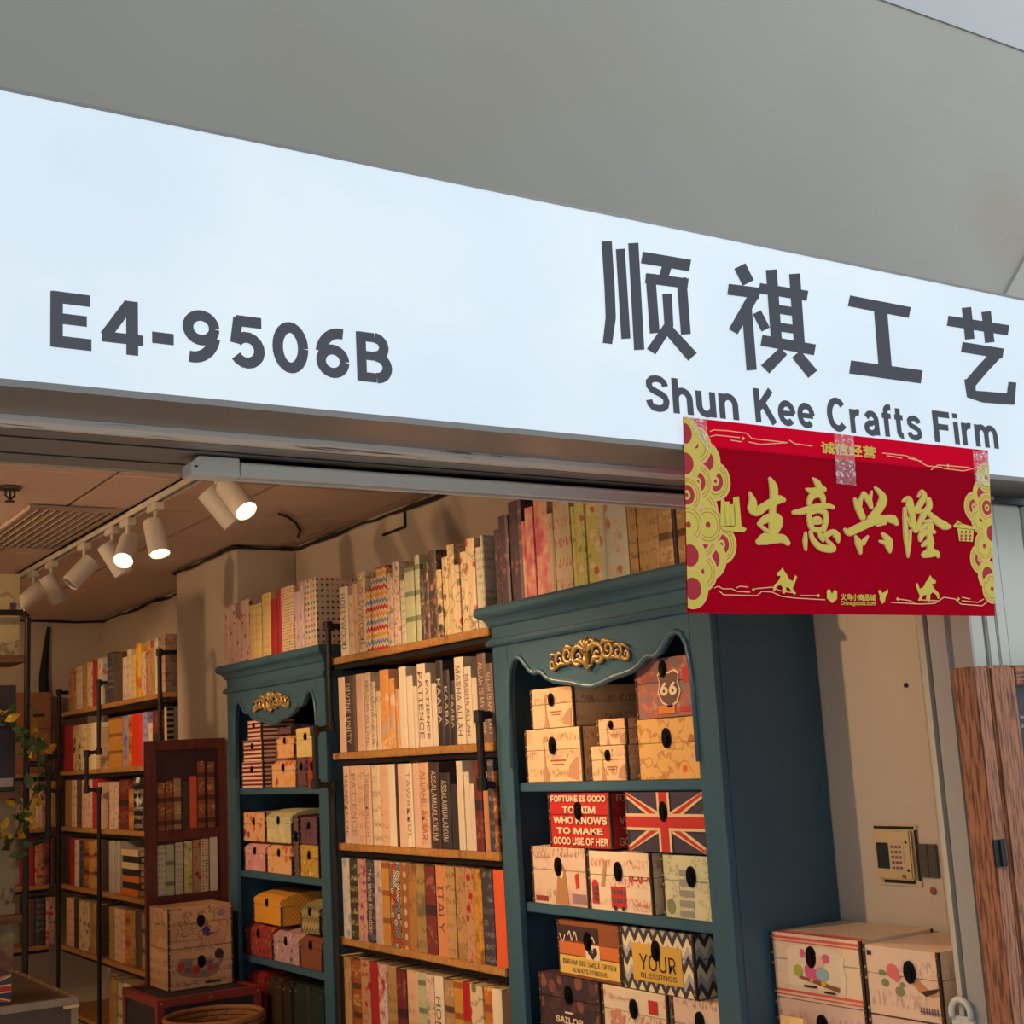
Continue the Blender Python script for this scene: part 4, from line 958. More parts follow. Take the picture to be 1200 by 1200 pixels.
# on top of the blue cabinets
book_row('on top of the near blue cabinet', CH, 650, [
 (579,'S','plum'),(584.5,'M','plum'),(596,'L','plum'),(611,'S','rosefade'),(616,'M','rosefade'),(625.5,'L','rosefade'),(641.5,'S','redscript'),(648,'M','redscript'),(657.5,'L','redscript'),(669,'S','lime'),(675,'M','lime'),(686,'L','lime'),
 (702,'M','pond'),(709.5,'L','pond'),(735.5,'L','tan'),(746,'L','tan'),(758,'L','tan'),(772,'L','rope'),(789,'L','umber'),(794,'L','rope')], 812, X=2.325,
 hL=0.325, group='books on top of the near blue cabinet')
book_row('on top of the far blue cabinet', CH, 730, [
 (262,'M','pinkfloral'),(268,'L','pinkfloral'),(275,'S','pinkfloral'),(281,'L','pinkfloral'),(291.5,'M','butter'),(299,'M','butter'),(305.5,'L','butter'),(316,'M','crimson'),(323.5,'L','crimson'),(329,'L','ditsy'),(344,'M','lilac'),(351,'L','lilac'),(356,'L','polka'),(363,'L','polka')], 371, X=2.325,
 hL=0.285, depth=0.27, group='books on top of the far blue cabinet')
# corner shelving
G3 = 'books on the corner shelving'
book_row('on the top board, far corner shelves', 2.046, 800, [
 (79,0.26,'redcream'),(88,0.26,'cream'),(96,0.27,'linen'),(101,0.27,'redflower'),(107,0.275,'crimson'),(114,0.275,'pond'),(119.5,0.22,None),(124,0.29,'slate'),(132,0.275,'ash'),(142.5,0.24,'cream'),(147.5,0.275,'cream'),(153,0.24,'butter'),(157.5,0.29,'yellow'),(164,0.24,'rosebud'),
 (169.5,0.29,'redcream'),(175,0.25,'linen'),(180,0.29,'cream')], 184, X=2.32, group=G3)
book_row('on the second board, far corner shelves', 1.682, 860, [
 (73,0.28,'crimson'),(84.5,0.27,'music'),(93.5,0.27,'cream'),(100,0.27,'butter'),(106.5,0.27,'ivory'),(112,0.24,'ditsy'),(118,0.24,None),(127,0.28,'mustard'),(142,0.28,'royal'),(149.5,0.28,'orange'),(154,0.28,'flame'),(166,0.28,'lavender'),(172,0.22,'cream'),(177,0.28,'maroon')], 185, X=2.32, group=G3)
book_row('on the third board, far corner shelves', 1.344, 940, [
 (75,0.28,'linen'),(83,0.28,'cream'),(89,0.28,'ash'),(95,0.28,'peach'),(101,0.28,'rosebud'),(107.5,0.28,'crimson'),(114,0.26,'blush'),(119,0.2,None),(127,0.26,'rosebud'),(137.5,0.27,'maroon',None),(149,0.22,'orange'),(155,0.28,'bw'),(167,0.28,'umber'),(177,0.28,'antique')], 187, X=2.32, group=G3)
book_row('on the fourth board, far corner shelves', 0.999, 1010, [
 (76,0.28,'umber'),(81,0.28,'crimson'),(87,0.27,'cream'),(92,0.27,'slate'),(97,0.28,'antique'),(103,0.28,'mustard'),(109,0.28,'rope'),(115,0.28,'ash'),(119,0.2,None),(127,0.28,'grey'),(134,0.28,'grey')], 140, X=2.32, group=G3)
book_row('on the fifth board, far corner shelves', 0.640, 1095, [
 (77,0.28,'peach'),(86,0.28,'umber'),(92,0.28,'redflower'),(104,0.28,'linen'),(112,0.28,'ash'),(119,0.2,None),(127,0.28,'tan'),(133,0.28,'cream'),(139,0.28,'peach'),(145,0.28,'orange'),(151,0.28,'linen'),(157,0.28,'ash'),(164,0.28,'rope'),(172,0.28,'umber')], 187, X=2.32, group=G3)
book_row('on the bottom board, far corner shelves', 0.280, 1180, [
 (127,0.26,'linen'),(136,0.26,'sage'),(144,0.26,'cream'),(153,0.26,'tan'),(162,0.26,'peach'),(172,0.26,'ash')], 187, X=2.32, group=G3)
# flat pile of dark and orange books on the fourth corner board
yb = on_x(142, 1010, 2.33).y-0.004
zz = 1.0
M_flatk = plain('flat_book_black', (40, 36, 36), 0.5); M_flato = plain('flat_book_orange', (206, 116, 40), 0.5); M_flatc = plain('flat_book_cream', (214, 190, 150), 0.6)
for i, (mt, wd) in enumerate(((M_flato, 'orange'), (M_flatk, 'black'), (M_flato, 'orange'), (M_flatk, 'black'), (M_flatc, 'cream'), (M_flatk, 'black'), (M_flatc, 'cream'))):
    o = MB().prism([(0, 0), (0.30, 0), (0.30, 0.004), (0.006, 0.004), (0.006, 0.030), (0.30, 0.030), (0.30, 0.034), (0, 0.034)], 0, 0.22).build('flat_book', mt)
    o.location = (2.33+0.006*(i % 2), yb-0.005-0.008*(i % 3), zz); o.rotation_euler = (0, 0, FACE_X)
    MB().box(0, 0.30, -0.003, 0.0002, 0, 0.034).build('spine', mt, o)
    tag(o, '%s book lying flat, %s from the bottom of the corner shelf pile' % (wd, ordinal(i)), 'book', 'flat books piled on the corner shelving')
    MB().box(0.008, 0.296, 0.004, 0.216, 0.0045, 0.0295).build('pages', M_pages, o); zz += 0.0345
# end of the corner shelves, covers turned to the viewer
def cover_box(name, label, cat, x0, x1, y, z0, z1, mat, depth=0.06):
    t = thing(name, label, cat, (x0, y, z0)); MB().box(0, x1-x0, 0, depth, 0, (z1-z0)*0.82).build('box_body', mat, t, 0.002)
    MB().box(-0.001, x1-x0+0.001, -0.001, depth+0.001, (z1-z0)*0.825, z1-z0).build('box_lid', mat, t, 0.002); return t
q0, q1 = on_y(194, 790, 6.90), on_y(240, 790, 6.90)
cover_box('picture_book_box', 'beige book box with Paris tower cover at the end of the top board', 'box', q0.x, min(q1.x, 2.60), 6.90, 2.047, 2.347,
          printed('paris_cover', 'map', (206, 172, 140), ((190, 150, 118), (150, 84, 56)), 0.7))
m = MB(); 
bx = bpy.data.objects['picture_book_box']
m.prism([(0.10, 0.03), (0.125, 0.03), (0.137, 0.10), (0.139, 0.17), (0.141, 0.17), (0.143, 0.10), (0.155, 0.03), (0.18, 0.03), (0.155, 0.08), (0.146, 0.14), (0.141, 0.215), (0.139, 0.215), (0.134, 0.14), (0.125, 0.08)], -0.0012, -0.0004).build('tower_print', plain('tower_ink', (164, 100, 70), 0.7), bx)
q0, q1 = on_y(196, 860, 6.90), on_y(238, 860, 6.90)
st = thing('striped_box', 'cream box with black striped ends at the end of the corner shelves', 'box', (q0.x, 6.90, 1.683))
w = q1.x-q0.x
MB().box(0, w, 0, 0.045, 0, 0.29).build('box_body', plain('cream_card', (214, 188, 150), 0.6), st, 0.002)
MB().box(-0.002, w+0.002, -0.002, 0.047, 0.29, 0.31).build('box_lid', M_black, st, 0.002)
m = MB()
for k in range(10): m.box(-0.001, 0.035, -0.0015, 0.0, 0.01+0.029*k, 0.023+0.029*k).box(w-0.03, w+0.001, -0.0015, 0.0, 0.012+0.029*k, 0.024+0.029*k)
m.build('black_stripes', M_black, st)['kind'] = 'stuff'
for k in range(4): MB().box(0.035, w-0.03, -0.001, 0.0, 0.06*k+0.055, 0.06*k+0.057).build('seam', _mats['book_ash'] if 'book_ash' in _mats else M_dark, st)
# back wall shelves
G4 = 'books on the far back shelves'
def back_row(place, z, specs, end, py):
    for i, s in enumerate(specs):
        nx = specs[i+1][0] if i+1 < len(specs) else end
        a, b = on_y(s[0], py, 8.91).x, on_y(nx, py, 8.91).x
        book((a, 8.91, z+0.0006), b-a-0.003, s[1], 0.22, BK[s[2]], '%s, %s from left %s' % (WORDS[s[2]], ordinal(i), place), rz=0.0, group=G4)
back_row('on the second far back board', 1.344, [(33,0.28,'peach'),(42,0.28,'rosebud'),(52,0.28,'orange'),(60,0.28,'linen')], 67, 930)
back_row('on the third far back board', 0.999, [(33,0.28,'crimson'),(41,0.28,'redcream'),(52,0.28,'maroon'),(60,0.28,'umber')], 67, 1010)
back_row('on the fourth far back board', 0.640, [(33,0.28,'ash'),(42,0.28,'slate'),(54,0.28,'hearts')], 66, 1080)
# tall brown panels leaning above the back shelves
q0, q1 = on_y(36, 800, 9.02), on_y(57, 800, 9.02)
bp = thing('brown_board_box', 'tall brown cardboard box standing on the far back shelf', 'box', (q0.x-0.12, 8.95, 1.683))
MB().box(0, q1.x-q0.x+0.12, 0, 0.16, 0, 0.50).build('box_body', plain('kraft_brown', (156, 106, 72), 0.75), bp, 0.003)
MB().box(0.11, q1.x-q0.x+0.11, -0.0015, 0, 0.27, 0.274).box(0.12, 0.19, -0.0015, 0, 0.345, 0.365).box(0.12, 0.19, -0.0015, 0, 0.195, 0.215).build('box_print', plain('kraft_ink', (60, 40, 30), 0.8), bp)['kind'] = 'stuff'
q0 = on_y(57.5, 880, 8.93)
book((q0.x+0.02, 8.93, 1.6826), 0.055, 0.27, 0.18, BK['umber'], 'dark brown tall book at the right end of the far back shelf', None, None, rz=0.0, group=G4)

# ------------------------------------------------------------------ storage boxes with latches
M_trim = plain('dark_leather_edge', (58, 44, 38), 0.6); M_stud = plain('brass_stud', (206, 180, 120), 0.3, 0.8); M_latch = plain('black_latch_metal', (20, 20, 22), 0.35, 0.6)
def chest(name, label, loc, w, h, d, mat, rz=FACE_X, lid=0.40, latch=True, dome=False, trim=True, latch_s=1.0, lx=0.5, group=None, latch_z=None):
    t = thing(name, label, 'box', loc, rz, group)
    zl = h*(1-lid)
    bo = MB().box(0, w, 0, d, 0, zl-0.001).build('box_body', mat, t, 0.0015)
    if dome:
        P = [(0, zl), (0, h*0.80), (d*0.12, h*0.92), (d*0.35, h), (d*0.65, h), (d*0.88, h*0.92), (d, h*0.80), (d, zl)]
        li = MB().prism(P, 0, w, 'x').build('box_lid', mat, t, 0.0015)
    else:
        li = MB().box(0, w, 0, d, zl, h).build('box_lid', mat, t, 0.0015)
    if trim:
        e = 0.006; k = 0.0013; ht = zl if dome else h+0.001
        for sx in (0, 1):
            for sy in (0, 1):
                P = [(-k, -k), (e, -k), (e, 0), (0, 0), (0, e), (-k, e)]
                P = [(w-x if sx else x, d-y if sy else y) for x, y in P]
                m = MB().prism(P, 0, ht, 'z'); m.f[0:2] = [(0, 1, 2, 3), (0, 3, 4, 5), (6, 7, 8, 9), (6, 9, 10, 11)]; m.build('edge_trim', M_trim, t)
        m = MB()
        for x in (0.004, w-0.004):
            for z in (h*0.08, zl-0.012, zl+0.012, h*0.93 if not dome else zl+0.02): m.disc(x, z, 0.0032, 0.0032, -0.0036, 8, 0.0022)
        m.build('stud', M_stud, t)['kind'] = 'stuff'
    if latch:
        s = latch_s*min(1.0, h/0.16); zc = latch_z if latch_z is not None else zl+0.012
        zc = min(zc, h-0.030*s)
        MB().disc(w*lx, zc, 0.018*s, 0.027*s, -0.005, 18, 0.0042).disc(w*lx, zc-0.004*s, 0.010*s, 0.014*s, -0.0085, 12, 0.0042).box(w*lx-0.015*s, w*lx+0.015*s, -0.0062, -0.004, zc+0.002*s, zc+0.005*s).build('latch', M_latch, t)
    return t
def word(o, s, x0, x1, z0, z1, ink, name='lettering', bold=0.02, y=-0.0021):
    m = MB(); letters(m, s, x0, x1, z0, z1, y=y, bold=bold); return m.build(name, ink, o)
def patch(o, polys, mat, name, y=-0.0012):
    for k, P in enumerate(polys): MB().prism(P, y-0.0001*k, y+0.0006).build(name, mat, o)
def scribble(o, x0, x1, z, amp, mat, t_=0.003, y=-0.0016):
    n = max(4, int((x1-x0)/0.004)); m = MB()
    strokes(m, [[(x0+(x1-x0)*k/n+0.002*math.sin(k*2.1), z+amp*math.sin(k*1.9)*(0.5+0.5*math.sin(k*0.63)), t_*(0.5+0.4*math.sin(k*1.3)**2)) for k in range(n+1)]], lambda a, b: (a, b), y, True)
    return m.build('script_print', mat, o)
def R4(x0, x1, z0, z1): return [(x0, z0), (x1, z0), (x1, z1), (x0, z1)]
def EL(cx, cz, rx, rz, n=14): return [(cx+rx*math.cos(2*math.pi*k/n), cz+rz*math.sin(2*math.pi*k/n)) for k in range(n)]
GB = 'storage boxes in the near blue cabinet'
P_vint = printed('vintage_postcard_print', 'script', (224, 188, 146), ((150, 110, 80), (210, 168, 126)), 0.7)
P_orch = printed('orange_floral_print', 'floral', (222, 176, 106), ((214, 96, 50), (196, 140, 70), (176, 110, 60)), 1.0)
P_road = printed('road_sign_print', 'wash', (176, 150, 130), ((176, 96, 66), (120, 112, 120), (206, 170, 110), (120, 92, 80)), 2.6)
P_red = plain('red_box_print', (186, 40, 38), 0.5); P_navy = plain('navy_box_print', (66, 60, 78), 0.5)
P_lond = printed('london_print', 'script', (218, 190, 166), ((140, 100, 90), (200, 168, 150)), 0.6)
P_crm = printed('cream_box_print', 'script', (226, 206, 176), ((190, 90, 80),), 0.7); P_grn = printed('tower_box_print', 'map', (206, 204, 168), ((190, 192, 150), (150, 150, 120)), 0.8)
I_cream = plain('cream_ink', (232, 210, 176), 0.6); I_red = plain('red_ink_print', (190, 52, 48), 0.6); I_dk = plain('dark_brown_ink', (58, 46, 42), 0.6); I_rust = plain('rust_ink', (160, 84, 56), 0.6); I_gr = plain('soft_green_ink', (130, 136, 96), 0.6); I_soft = plain('soft_sepia_ink', (184, 138, 102), 0.6)
X0 = 2.325
def vintage(label, y1, y0, z, h, d):
    o = chest('storage_box', label, (X0, y1, z), y1-y0, h, d, P_vint, group=GB); w = y1-y0
    patch(o, [[(w*0.30, h*0.02), (w*0.42, h*0.02), (w*0.37, h*0.30), (w*0.345, h*0.82), (w*0.33, h*0.82), (w*0.335, h*0.30)], [(w*0.74, h*0.08), (w*0.92, h*0.02), (w*0.95, h*0.45), (w*0.90, h*0.45), (w*0.78, h*0.30)], EL(w*0.38, h*0.80, w*0.04, h*0.06)], I_soft, 'postcard_print')
    patch(o, [R4(w*0.45, w*0.72, h*0.38, h*0.41), R4(w*0.48, w*0.68, h*0.31, h*0.335)], I_rust, 'caption_print'); return o
SZ1, SZ2, SZ3, SZ4 = [z+0.0008 for z in SHELF_Z[:4]]
a = vintage('larger lower vintage postcard box at the left of the top cabinet shelf', 3.558, 3.262, SZ1, 0.156, 0.25)
b = vintage('medium vintage postcard box on the larger one, top cabinet shelf', 3.515, 3.290, SZ1+0.158, 0.118, 0.25)
c = vintage('small lower vintage postcard box in the middle of the top cabinet shelf', 3.224, 3.052, SZ1, 0.096, 0.13)
d = vintage('smallest vintage postcard box stacked in the middle of the top cabinet shelf', 3.181, 3.045, SZ1+0.098, 0.072, 0.12)
e = chest('storage_box', 'amber floral box at the right of the top cabinet shelf', (X0, 3.002, SZ1), 0.262, 0.160, 0.26, P_orch, group=GB)
f = chest('storage_box', 'route 66 road sign box on the amber floral box', (X0, 2.990, SZ1+0.162), 0.248, 0.158, 0.26, P_road, group=GB, latch_z=0.128, latch_s=0.85, lx=0.50)
w, h = 0.248, 0.158
sh_ = lambda k, cx, cz: [(cx+k*x, cz+k*z) for x, z in ((-0.9, 0.75), (-0.55, 0.95), (0, 0.82), (0.55, 0.95), (0.9, 0.75), (0.75, 0.3), (0.92, -0.2), (0.6, -0.75), (0, -1.0), (-0.6, -0.75), (-0.92, -0.2), (-0.75, 0.3))]
patch(f, [sh_(0.052, w*0.58, h*0.48)], I_cream, 'road_shield', -0.0022); patch(f, [sh_(0.046, w*0.58, h*0.48)], plain('shield_brown', (110, 76, 66), 0.6), 'road_shield_field', -0.0032)
word(f, '66', w*0.44, w*0.72, h*0.36, h*0.58, I_cream, 'shield_number', 0.04, -0.0042)
patch(f, [R4(w*0.38, w*0.66, h*0.06, h*0.20)], plain('orange_ink', (222, 130, 50), 0.6), 'orange_caption', -0.0022); patch(f, [R4(w*0.82, w*0.98, h*0.55, h*0.8), R4(w*0.74, w*0.95, h*0.08, h*0.16)], I_red, 'red_caption', -0.0022)
g = chest('storage_box', 'London clock tower box at the left of the second cabinet shelf', (X0, 3.558, SZ2), 0.284, 0.165, 0.26, P_lond, group=GB)
w, h = 0.284, 0.165
patch(g, [[(w*0.42, 0.004), (w*0.66, 0.004), (w*0.62, h*0.5), (w*0.60, h*0.66), (w*0.55, h*0.76), (w*0.50, h*0.66), (w*0.47, h*0.5)]], plain('tower_sepia_ink', (176, 128, 84), 0.6), 'clock_tower_print'); patch(g, [EL(w*0.545, h*0.54, w*0.04, h*0.07)], I_cream, 'clock_face', -0.0022); patch(g, [R4(w*0.05, w*0.28, h*0.05, h*0.14)], plain('dull_red_ink', (140, 56, 60), 0.6), 'bus_print'); patch(g, [[(w*0.80, h*0.30), (w*0.86, h*0.34), (w*0.84, h*0.58), (w*0.78, h*0.54)]], I_red, 'red_print'); scribble(g, w*0.06, w*0.36, h*0.82, h*0.05, I_soft, 0.003); patch(g, [R4(w*0.72, w*0.96, h*0.06, h*0.22)], plain('violet_grey_ink', (150, 120, 130), 0.6), 'bridge_print')
hh = chest('storage_box', 'cream box with red bus and phone box in the middle of the second cabinet shelf', (X0, 3.268, SZ2), 0.288, 0.160, 0.26, P_crm, group=GB)
w, h = 0.288, 0.160
patch(hh, [R4(w*0.36, w*0.60, h*0.06, h*0.42), R4(w*0.05, w*0.16, h*0.10, h*0.46), [(w*0.06, h*0.46), (w*0.15, h*0.46), (w*0.13, h*0.51), (w*0.08, h*0.51)]], I_red, 'red_bus_print')
patch(hh, [R4(w*(0.38+0.055*k), w*(0.42+0.055*k), h*z_, h*(z_+0.07)) for k in range(4) for z_ in (0.16, 0.30)]+[R4(w*(0.07+0.045*k), w*(0.10+0.045*k), h*z_, h*(z_+0.06)) for k in range(2) for z_ in (0.16, 0.25, 0.34)], plain('pane_ink', (110, 84, 90), 0.6), 'bus_windows', -0.0024)
patch(hh, [EL(w*0.42, h*0.06, w*0.025, h*0.04), EL(w*0.55, h*0.06, w*0.025, h*0.04)], I_dk, 'bus_wheels', -0.0026)
scribble(hh, w*0.66, w*0.97, h*0.56, h*0.07, I_red, 0.005); scribble(hh, w*0.70, w*0.95, h*0.14, h*0.03, I_soft, 0.003); scribble(hh, w*0.70, w*0.92, h*0.06, h*0.02, I_soft, 0.002); patch(hh, [[(w*0.2, h*0.4), (w*0.26, h*0.4), (w*0.32, h*0.85), (w*0.27, h*0.85)]], I_soft, 'tower_print')
ii = chest('storage_box', 'pale green leaning tower box at the right of the second cabinet shelf', (X0, 2.932, SZ2), 0.194, 0.160, 0.26, P_grn, lx=0.62, group=GB)
w, h = 0.194, 0.160
patch(ii, [R4(w*0.33+0.002*k, w*0.62+0.002*k, h*0.03+0.026*k, h*0.03+0.026*k+0.016) for k in range(5)], plain('tower_grey_ink', (150, 146, 134), 0.6), 'leaning_tower_print'); patch(ii, [EL(w*0.15, h*0.18, w*0.09, h*0.12)], I_gr, 'stamp_print')
j = chest('storage_box', 'red quotation box lettered WHO KNOWS on the second cabinet shelf', (X0, 3.450, SZ2+0.167), 0.304, 0.154, 0.27, P_red, group=GB)
w, h = 0.304, 0.154
for s, z0, z1, x0, x1 in (('FORTUNE IS GOOD', 0.84, 0.96, 0.05, 0.95), ('TO HIM', 0.63, 0.76, 0.24, 0.78), ('WHO KNOWS', 0.43, 0.57, 0.08, 0.95), ('TO MAKE', 0.25, 0.37, 0.12, 0.88), ('GOOD USE OF HER', 0.05, 0.19, 0.06, 0.95)):
    word(j, s, w*x0, w*x1, h*z0, h*z1, I_cream, 'quotation', 0.03)
    sm = MB(); letters(sm, s, 0, 0.26*(x1-x0), h*z0, h*z1, bold=0.0); sm.v = [(w+0.0022, 0.012+v[0]+0.26*x0*0.9, v[2]) for v in sm.v]; sm.build('quotation', I_cream, j)
k_ = chest('storage_box', 'Union Jack box at the right of the second cabinet shelf', (X0, 3.070, SZ2+0.165), 0.330, 0.158, 0.27, P_navy, group=GB)
def union_jack(o, w, h, y=-0.0014):
    cr = plain('flag_cream', (222, 196, 150), 0.6); rd = plain('flag_red', (190, 48, 42), 0.6)
    def diag(x0, z0, x1, z1, t):
        dx, dz = x1-x0, z1-z0; L = math.hypot(dx, dz); nx_, nz_ = -dz/L*t, dx/L*t
        return [(x0+nx_, z0+nz_), (x0-nx_, z0-nz_), (x1-nx_, z1-nz_), (x1+nx_, z1+nz_)]
    def clip(P): return [(min(max(x, 0.001), w-0.001), min(max(z, 0.001), h-0.001)) for x, z in P]
    D = [(0, 0, w/2, h/2), (w, h, w/2, h/2), (0, h, w/2, h/2), (w, 0, w/2, h/2)]
    patch(o, [clip(diag(*q, h*0.10)) for q in D], cr, 'flag_saltire', y); patch(o, [clip(diag(*q, h*0.045)) for q in D], rd, 'flag_red_saltire', y-0.0008)
    patch(o, [R4(0.001, w-0.001, h*0.36, h*0.64), R4(w*0.42, w*0.58, 0.001, h-0.001)], cr, 'flag_white_cross', y-0.0016); patch(o, [R4(0.001, w-0.001, h*0.41, h*0.59), R4(w*0.45, w*0.55, 0.001, h-0.001)], rd, 'flag_red_cross', y-0.0024)
union_jack(k_, 0.330, 0.158)
P_bro = printed('rust_box_print', 'script', (140, 82, 48), ((90, 54, 40),), 1.0); P_sail = printed('navy_sailor_print', 'floral', (62, 48, 56), ((130, 80, 66), (90, 60, 60)), 0.8)
n_ = chest('storage_box', 'dark plum box lettered SAILOR at the left of the third cabinet shelf', (X0, 3.552, SZ3), 0.300, 0.156, 0.26, P_sail, group=GB)
w, h = 0.300, 0.156
word(n_, 'SAILOR', w*0.26, w*0.72, h*0.16, h*0.28, I_cream, 'sailor_lettering', 0.03); patch(n_, [R4(w*0.24, w*0.78, h*0.07, h*0.10), R4(w*0.42, w*0.56, h*0.34, h*0.37)], I_cream, 'caption_print')
o_ = chest('storage_box', 'cream flowered box in the middle of the third cabinet shelf', (X0, 3.238, SZ3), 0.288, 0.154, 0.26, P_crm, group=GB)
w, h = 0.288, 0.160
patch(o_, [EL(w*(0.22+0.07*math.cos(k*1.257)), h*(0.42+0.12*math.sin(k*1.257)), w*0.05, h*0.075, 9) for k in range(5)]+[EL(w*0.34, h*0.30, w*0.04, h*0.06, 9)], plain('coral_ink', (206, 140, 120), 0.6), 'flower_print'); scribble(o_, w*0.12, w*0.5, h*0.78, h*0.05, plain('rose_scribble_ink', (206, 160, 140), 0.6), 0.003); patch(o_, [R4(w*0.72, w*0.86, h*0.62, h*0.84)], I_red, 'stamp_print'); patch(o_, [R4(w*0.62, w*0.82, h*0.25, h*0.34)], I_gr, 'leaf_print')
p_ = chest('storage_box', 'pale pink letter box at the right of the third cabinet shelf', (X0, 2.930, SZ3), 0.200, 0.155, 0.26, P_lond, lx=0.55, group=GB)
l_ = chest('storage_box', 'rust and orange box with a heart on the plum box, third cabinet shelf', (X0, 3.440, SZ3+0.158), 0.302, 0.156, 0.27, P_bro, group=GB)
w, h = 0.302, 0.156
patch(l_, [R4(0.006, w*0.66, h*0.66, h*0.92)], plain('plum_ink', (62, 42, 48), 0.6), 'dark_banner', -0.0018); patch(l_, [R4(0.006, w*0.97, h*0.40, h*0.62)], plain('orange_panel_ink', (206, 112, 56), 0.6), 'orange_panel', -0.0018)
patch(l_, [R4(0.006, w*0.97, h*0.06, h*0.38)], plain('yellow_panel_ink', (222, 186, 96), 0.6), 'yellow_panel', -0.0018); patch(l_, [R4(w*0.46, w*0.68, h*0.36, h*0.62)], I_cream, 'heart_card', -0.0028)
patch(l_, [EL(w*0.53, h*0.51, w*0.035, h*0.07), EL(w*0.61, h*0.51, w*0.035, h*0.07), [(w*0.50, h*0.48), (w*0.64, h*0.48), (w*0.57, h*0.37)]], I_dk, 'heart_print', -0.0038)
word(l_, 'DREAM BIG SMILE OFTEN', w*0.08, w*0.92, h*0.23, h*0.32, I_dk, 'caption', 0.01, -0.0030); word(l_, 'ALWAYS FORGIVE', w*0.22, w*0.78, h*0.10, h*0.18, I_dk, 'caption', 0.01, -0.0030)
m = MB(); strokes(m, [[(w*x, h*(0.70+0.08*math.sin(9*x*6)), 0.004) for x in (0.04, 0.07, 0.10, 0.13)], [(w*x, h*(0.74+0.09*math.sin(70*x)), 0.004) for x in (0.18, 0.21, 0.24, 0.27, 0.30, 0.33)], [(w*x, h*(0.72+0.06*math.sin(80*x)), 0.004) for x in (0.52, 0.55, 0.58, 0.61)]], lambda x, y: (x, y), -0.0030, True)
m.build('script_flourish', I_cream, l_)['kind'] = 'stuff'
P_zig = printed('zigzag_print', 'zigzag', (222, 206, 170), ((222, 206, 170), (66, 62, 64), (168, 164, 160)), 0.55)
m_ = chest('storage_box', 'zigzag box lettered YOUR BLESSINGS on the third cabinet shelf', (X0, 3.133, SZ3+0.157), 0.306, 0.160, 0.27, P_zig, group=GB)
w, h = 0.306, 0.160
patch(m_, [R4(w*0.16, w*0.84, h*0.16, h*0.76)], plain('golden_label', (214, 170, 78), 0.6), 'yellow_label', -0.0018)
word(m_, 'YOUR', w*0.26, w*0.76, h*0.34, h*0.60, I_dk, 'label_lettering', 0.0, -0.0028); word(m_, 'BLESSINGS', w*0.27, w*0.76, h*0.22, h*0.30, I_dk, 'label_lettering', 0.0, -0.0028)

# ------------------------------------------------------------------ small boxes in the far blue cabinet
GC = 'boxes in the far blue cabinet'
X1 = 2.33
P_str = printed('red_stripe_print', 'stripes', (226, 196, 170), ((130, 40, 44),), 1.1); P_lat = printed('dark_lattice_print', 'lattice', (46, 34, 40), ((150, 120, 110),), 1.2)
P_tfl = printed('orange_blossom_print', 'floral', (226, 176, 130), ((206, 96, 50), (150, 50, 60), (222, 150, 70)), 1.0)
P_pur = printed('purple_print', 'floral', (110, 74, 84), ((150, 100, 104), (70, 50, 60)), 1.2); P_pnk = printed('pink_print', 'floral', (214, 150, 150), ((176, 110, 140), (226, 190, 160)), 1.0)
P_gld = printed('gold_print_box', 'floral', (196, 156, 70), ((222, 196, 110), (130, 100, 40)), 1.4); P_ora = printed('orange_weave_print', 'lattice', (226, 166, 62), ((200, 130, 44),), 1.2)
P_chest = printed('teal_cream_print', 'wash', (214, 190, 130), ((176, 186, 150), (222, 196, 140)), 1.5); P_rch = printed('red_floral_print', 'floral', (160, 66, 58), ((196, 110, 80), (120, 40, 44)), 1.1)
P_lil = printed('lilac_floral_print', 'floral', (176, 140, 150), ((84, 64, 96), (214, 180, 170)), 1.3); P_brw = plain('brown_leather_print', (130, 76, 54), 0.5); P_gry = printed('gold_zigzag_print', 'zigzag', (150, 136, 90), ((150, 136, 90), (100, 96, 70), (176, 156, 96)), 0.8)
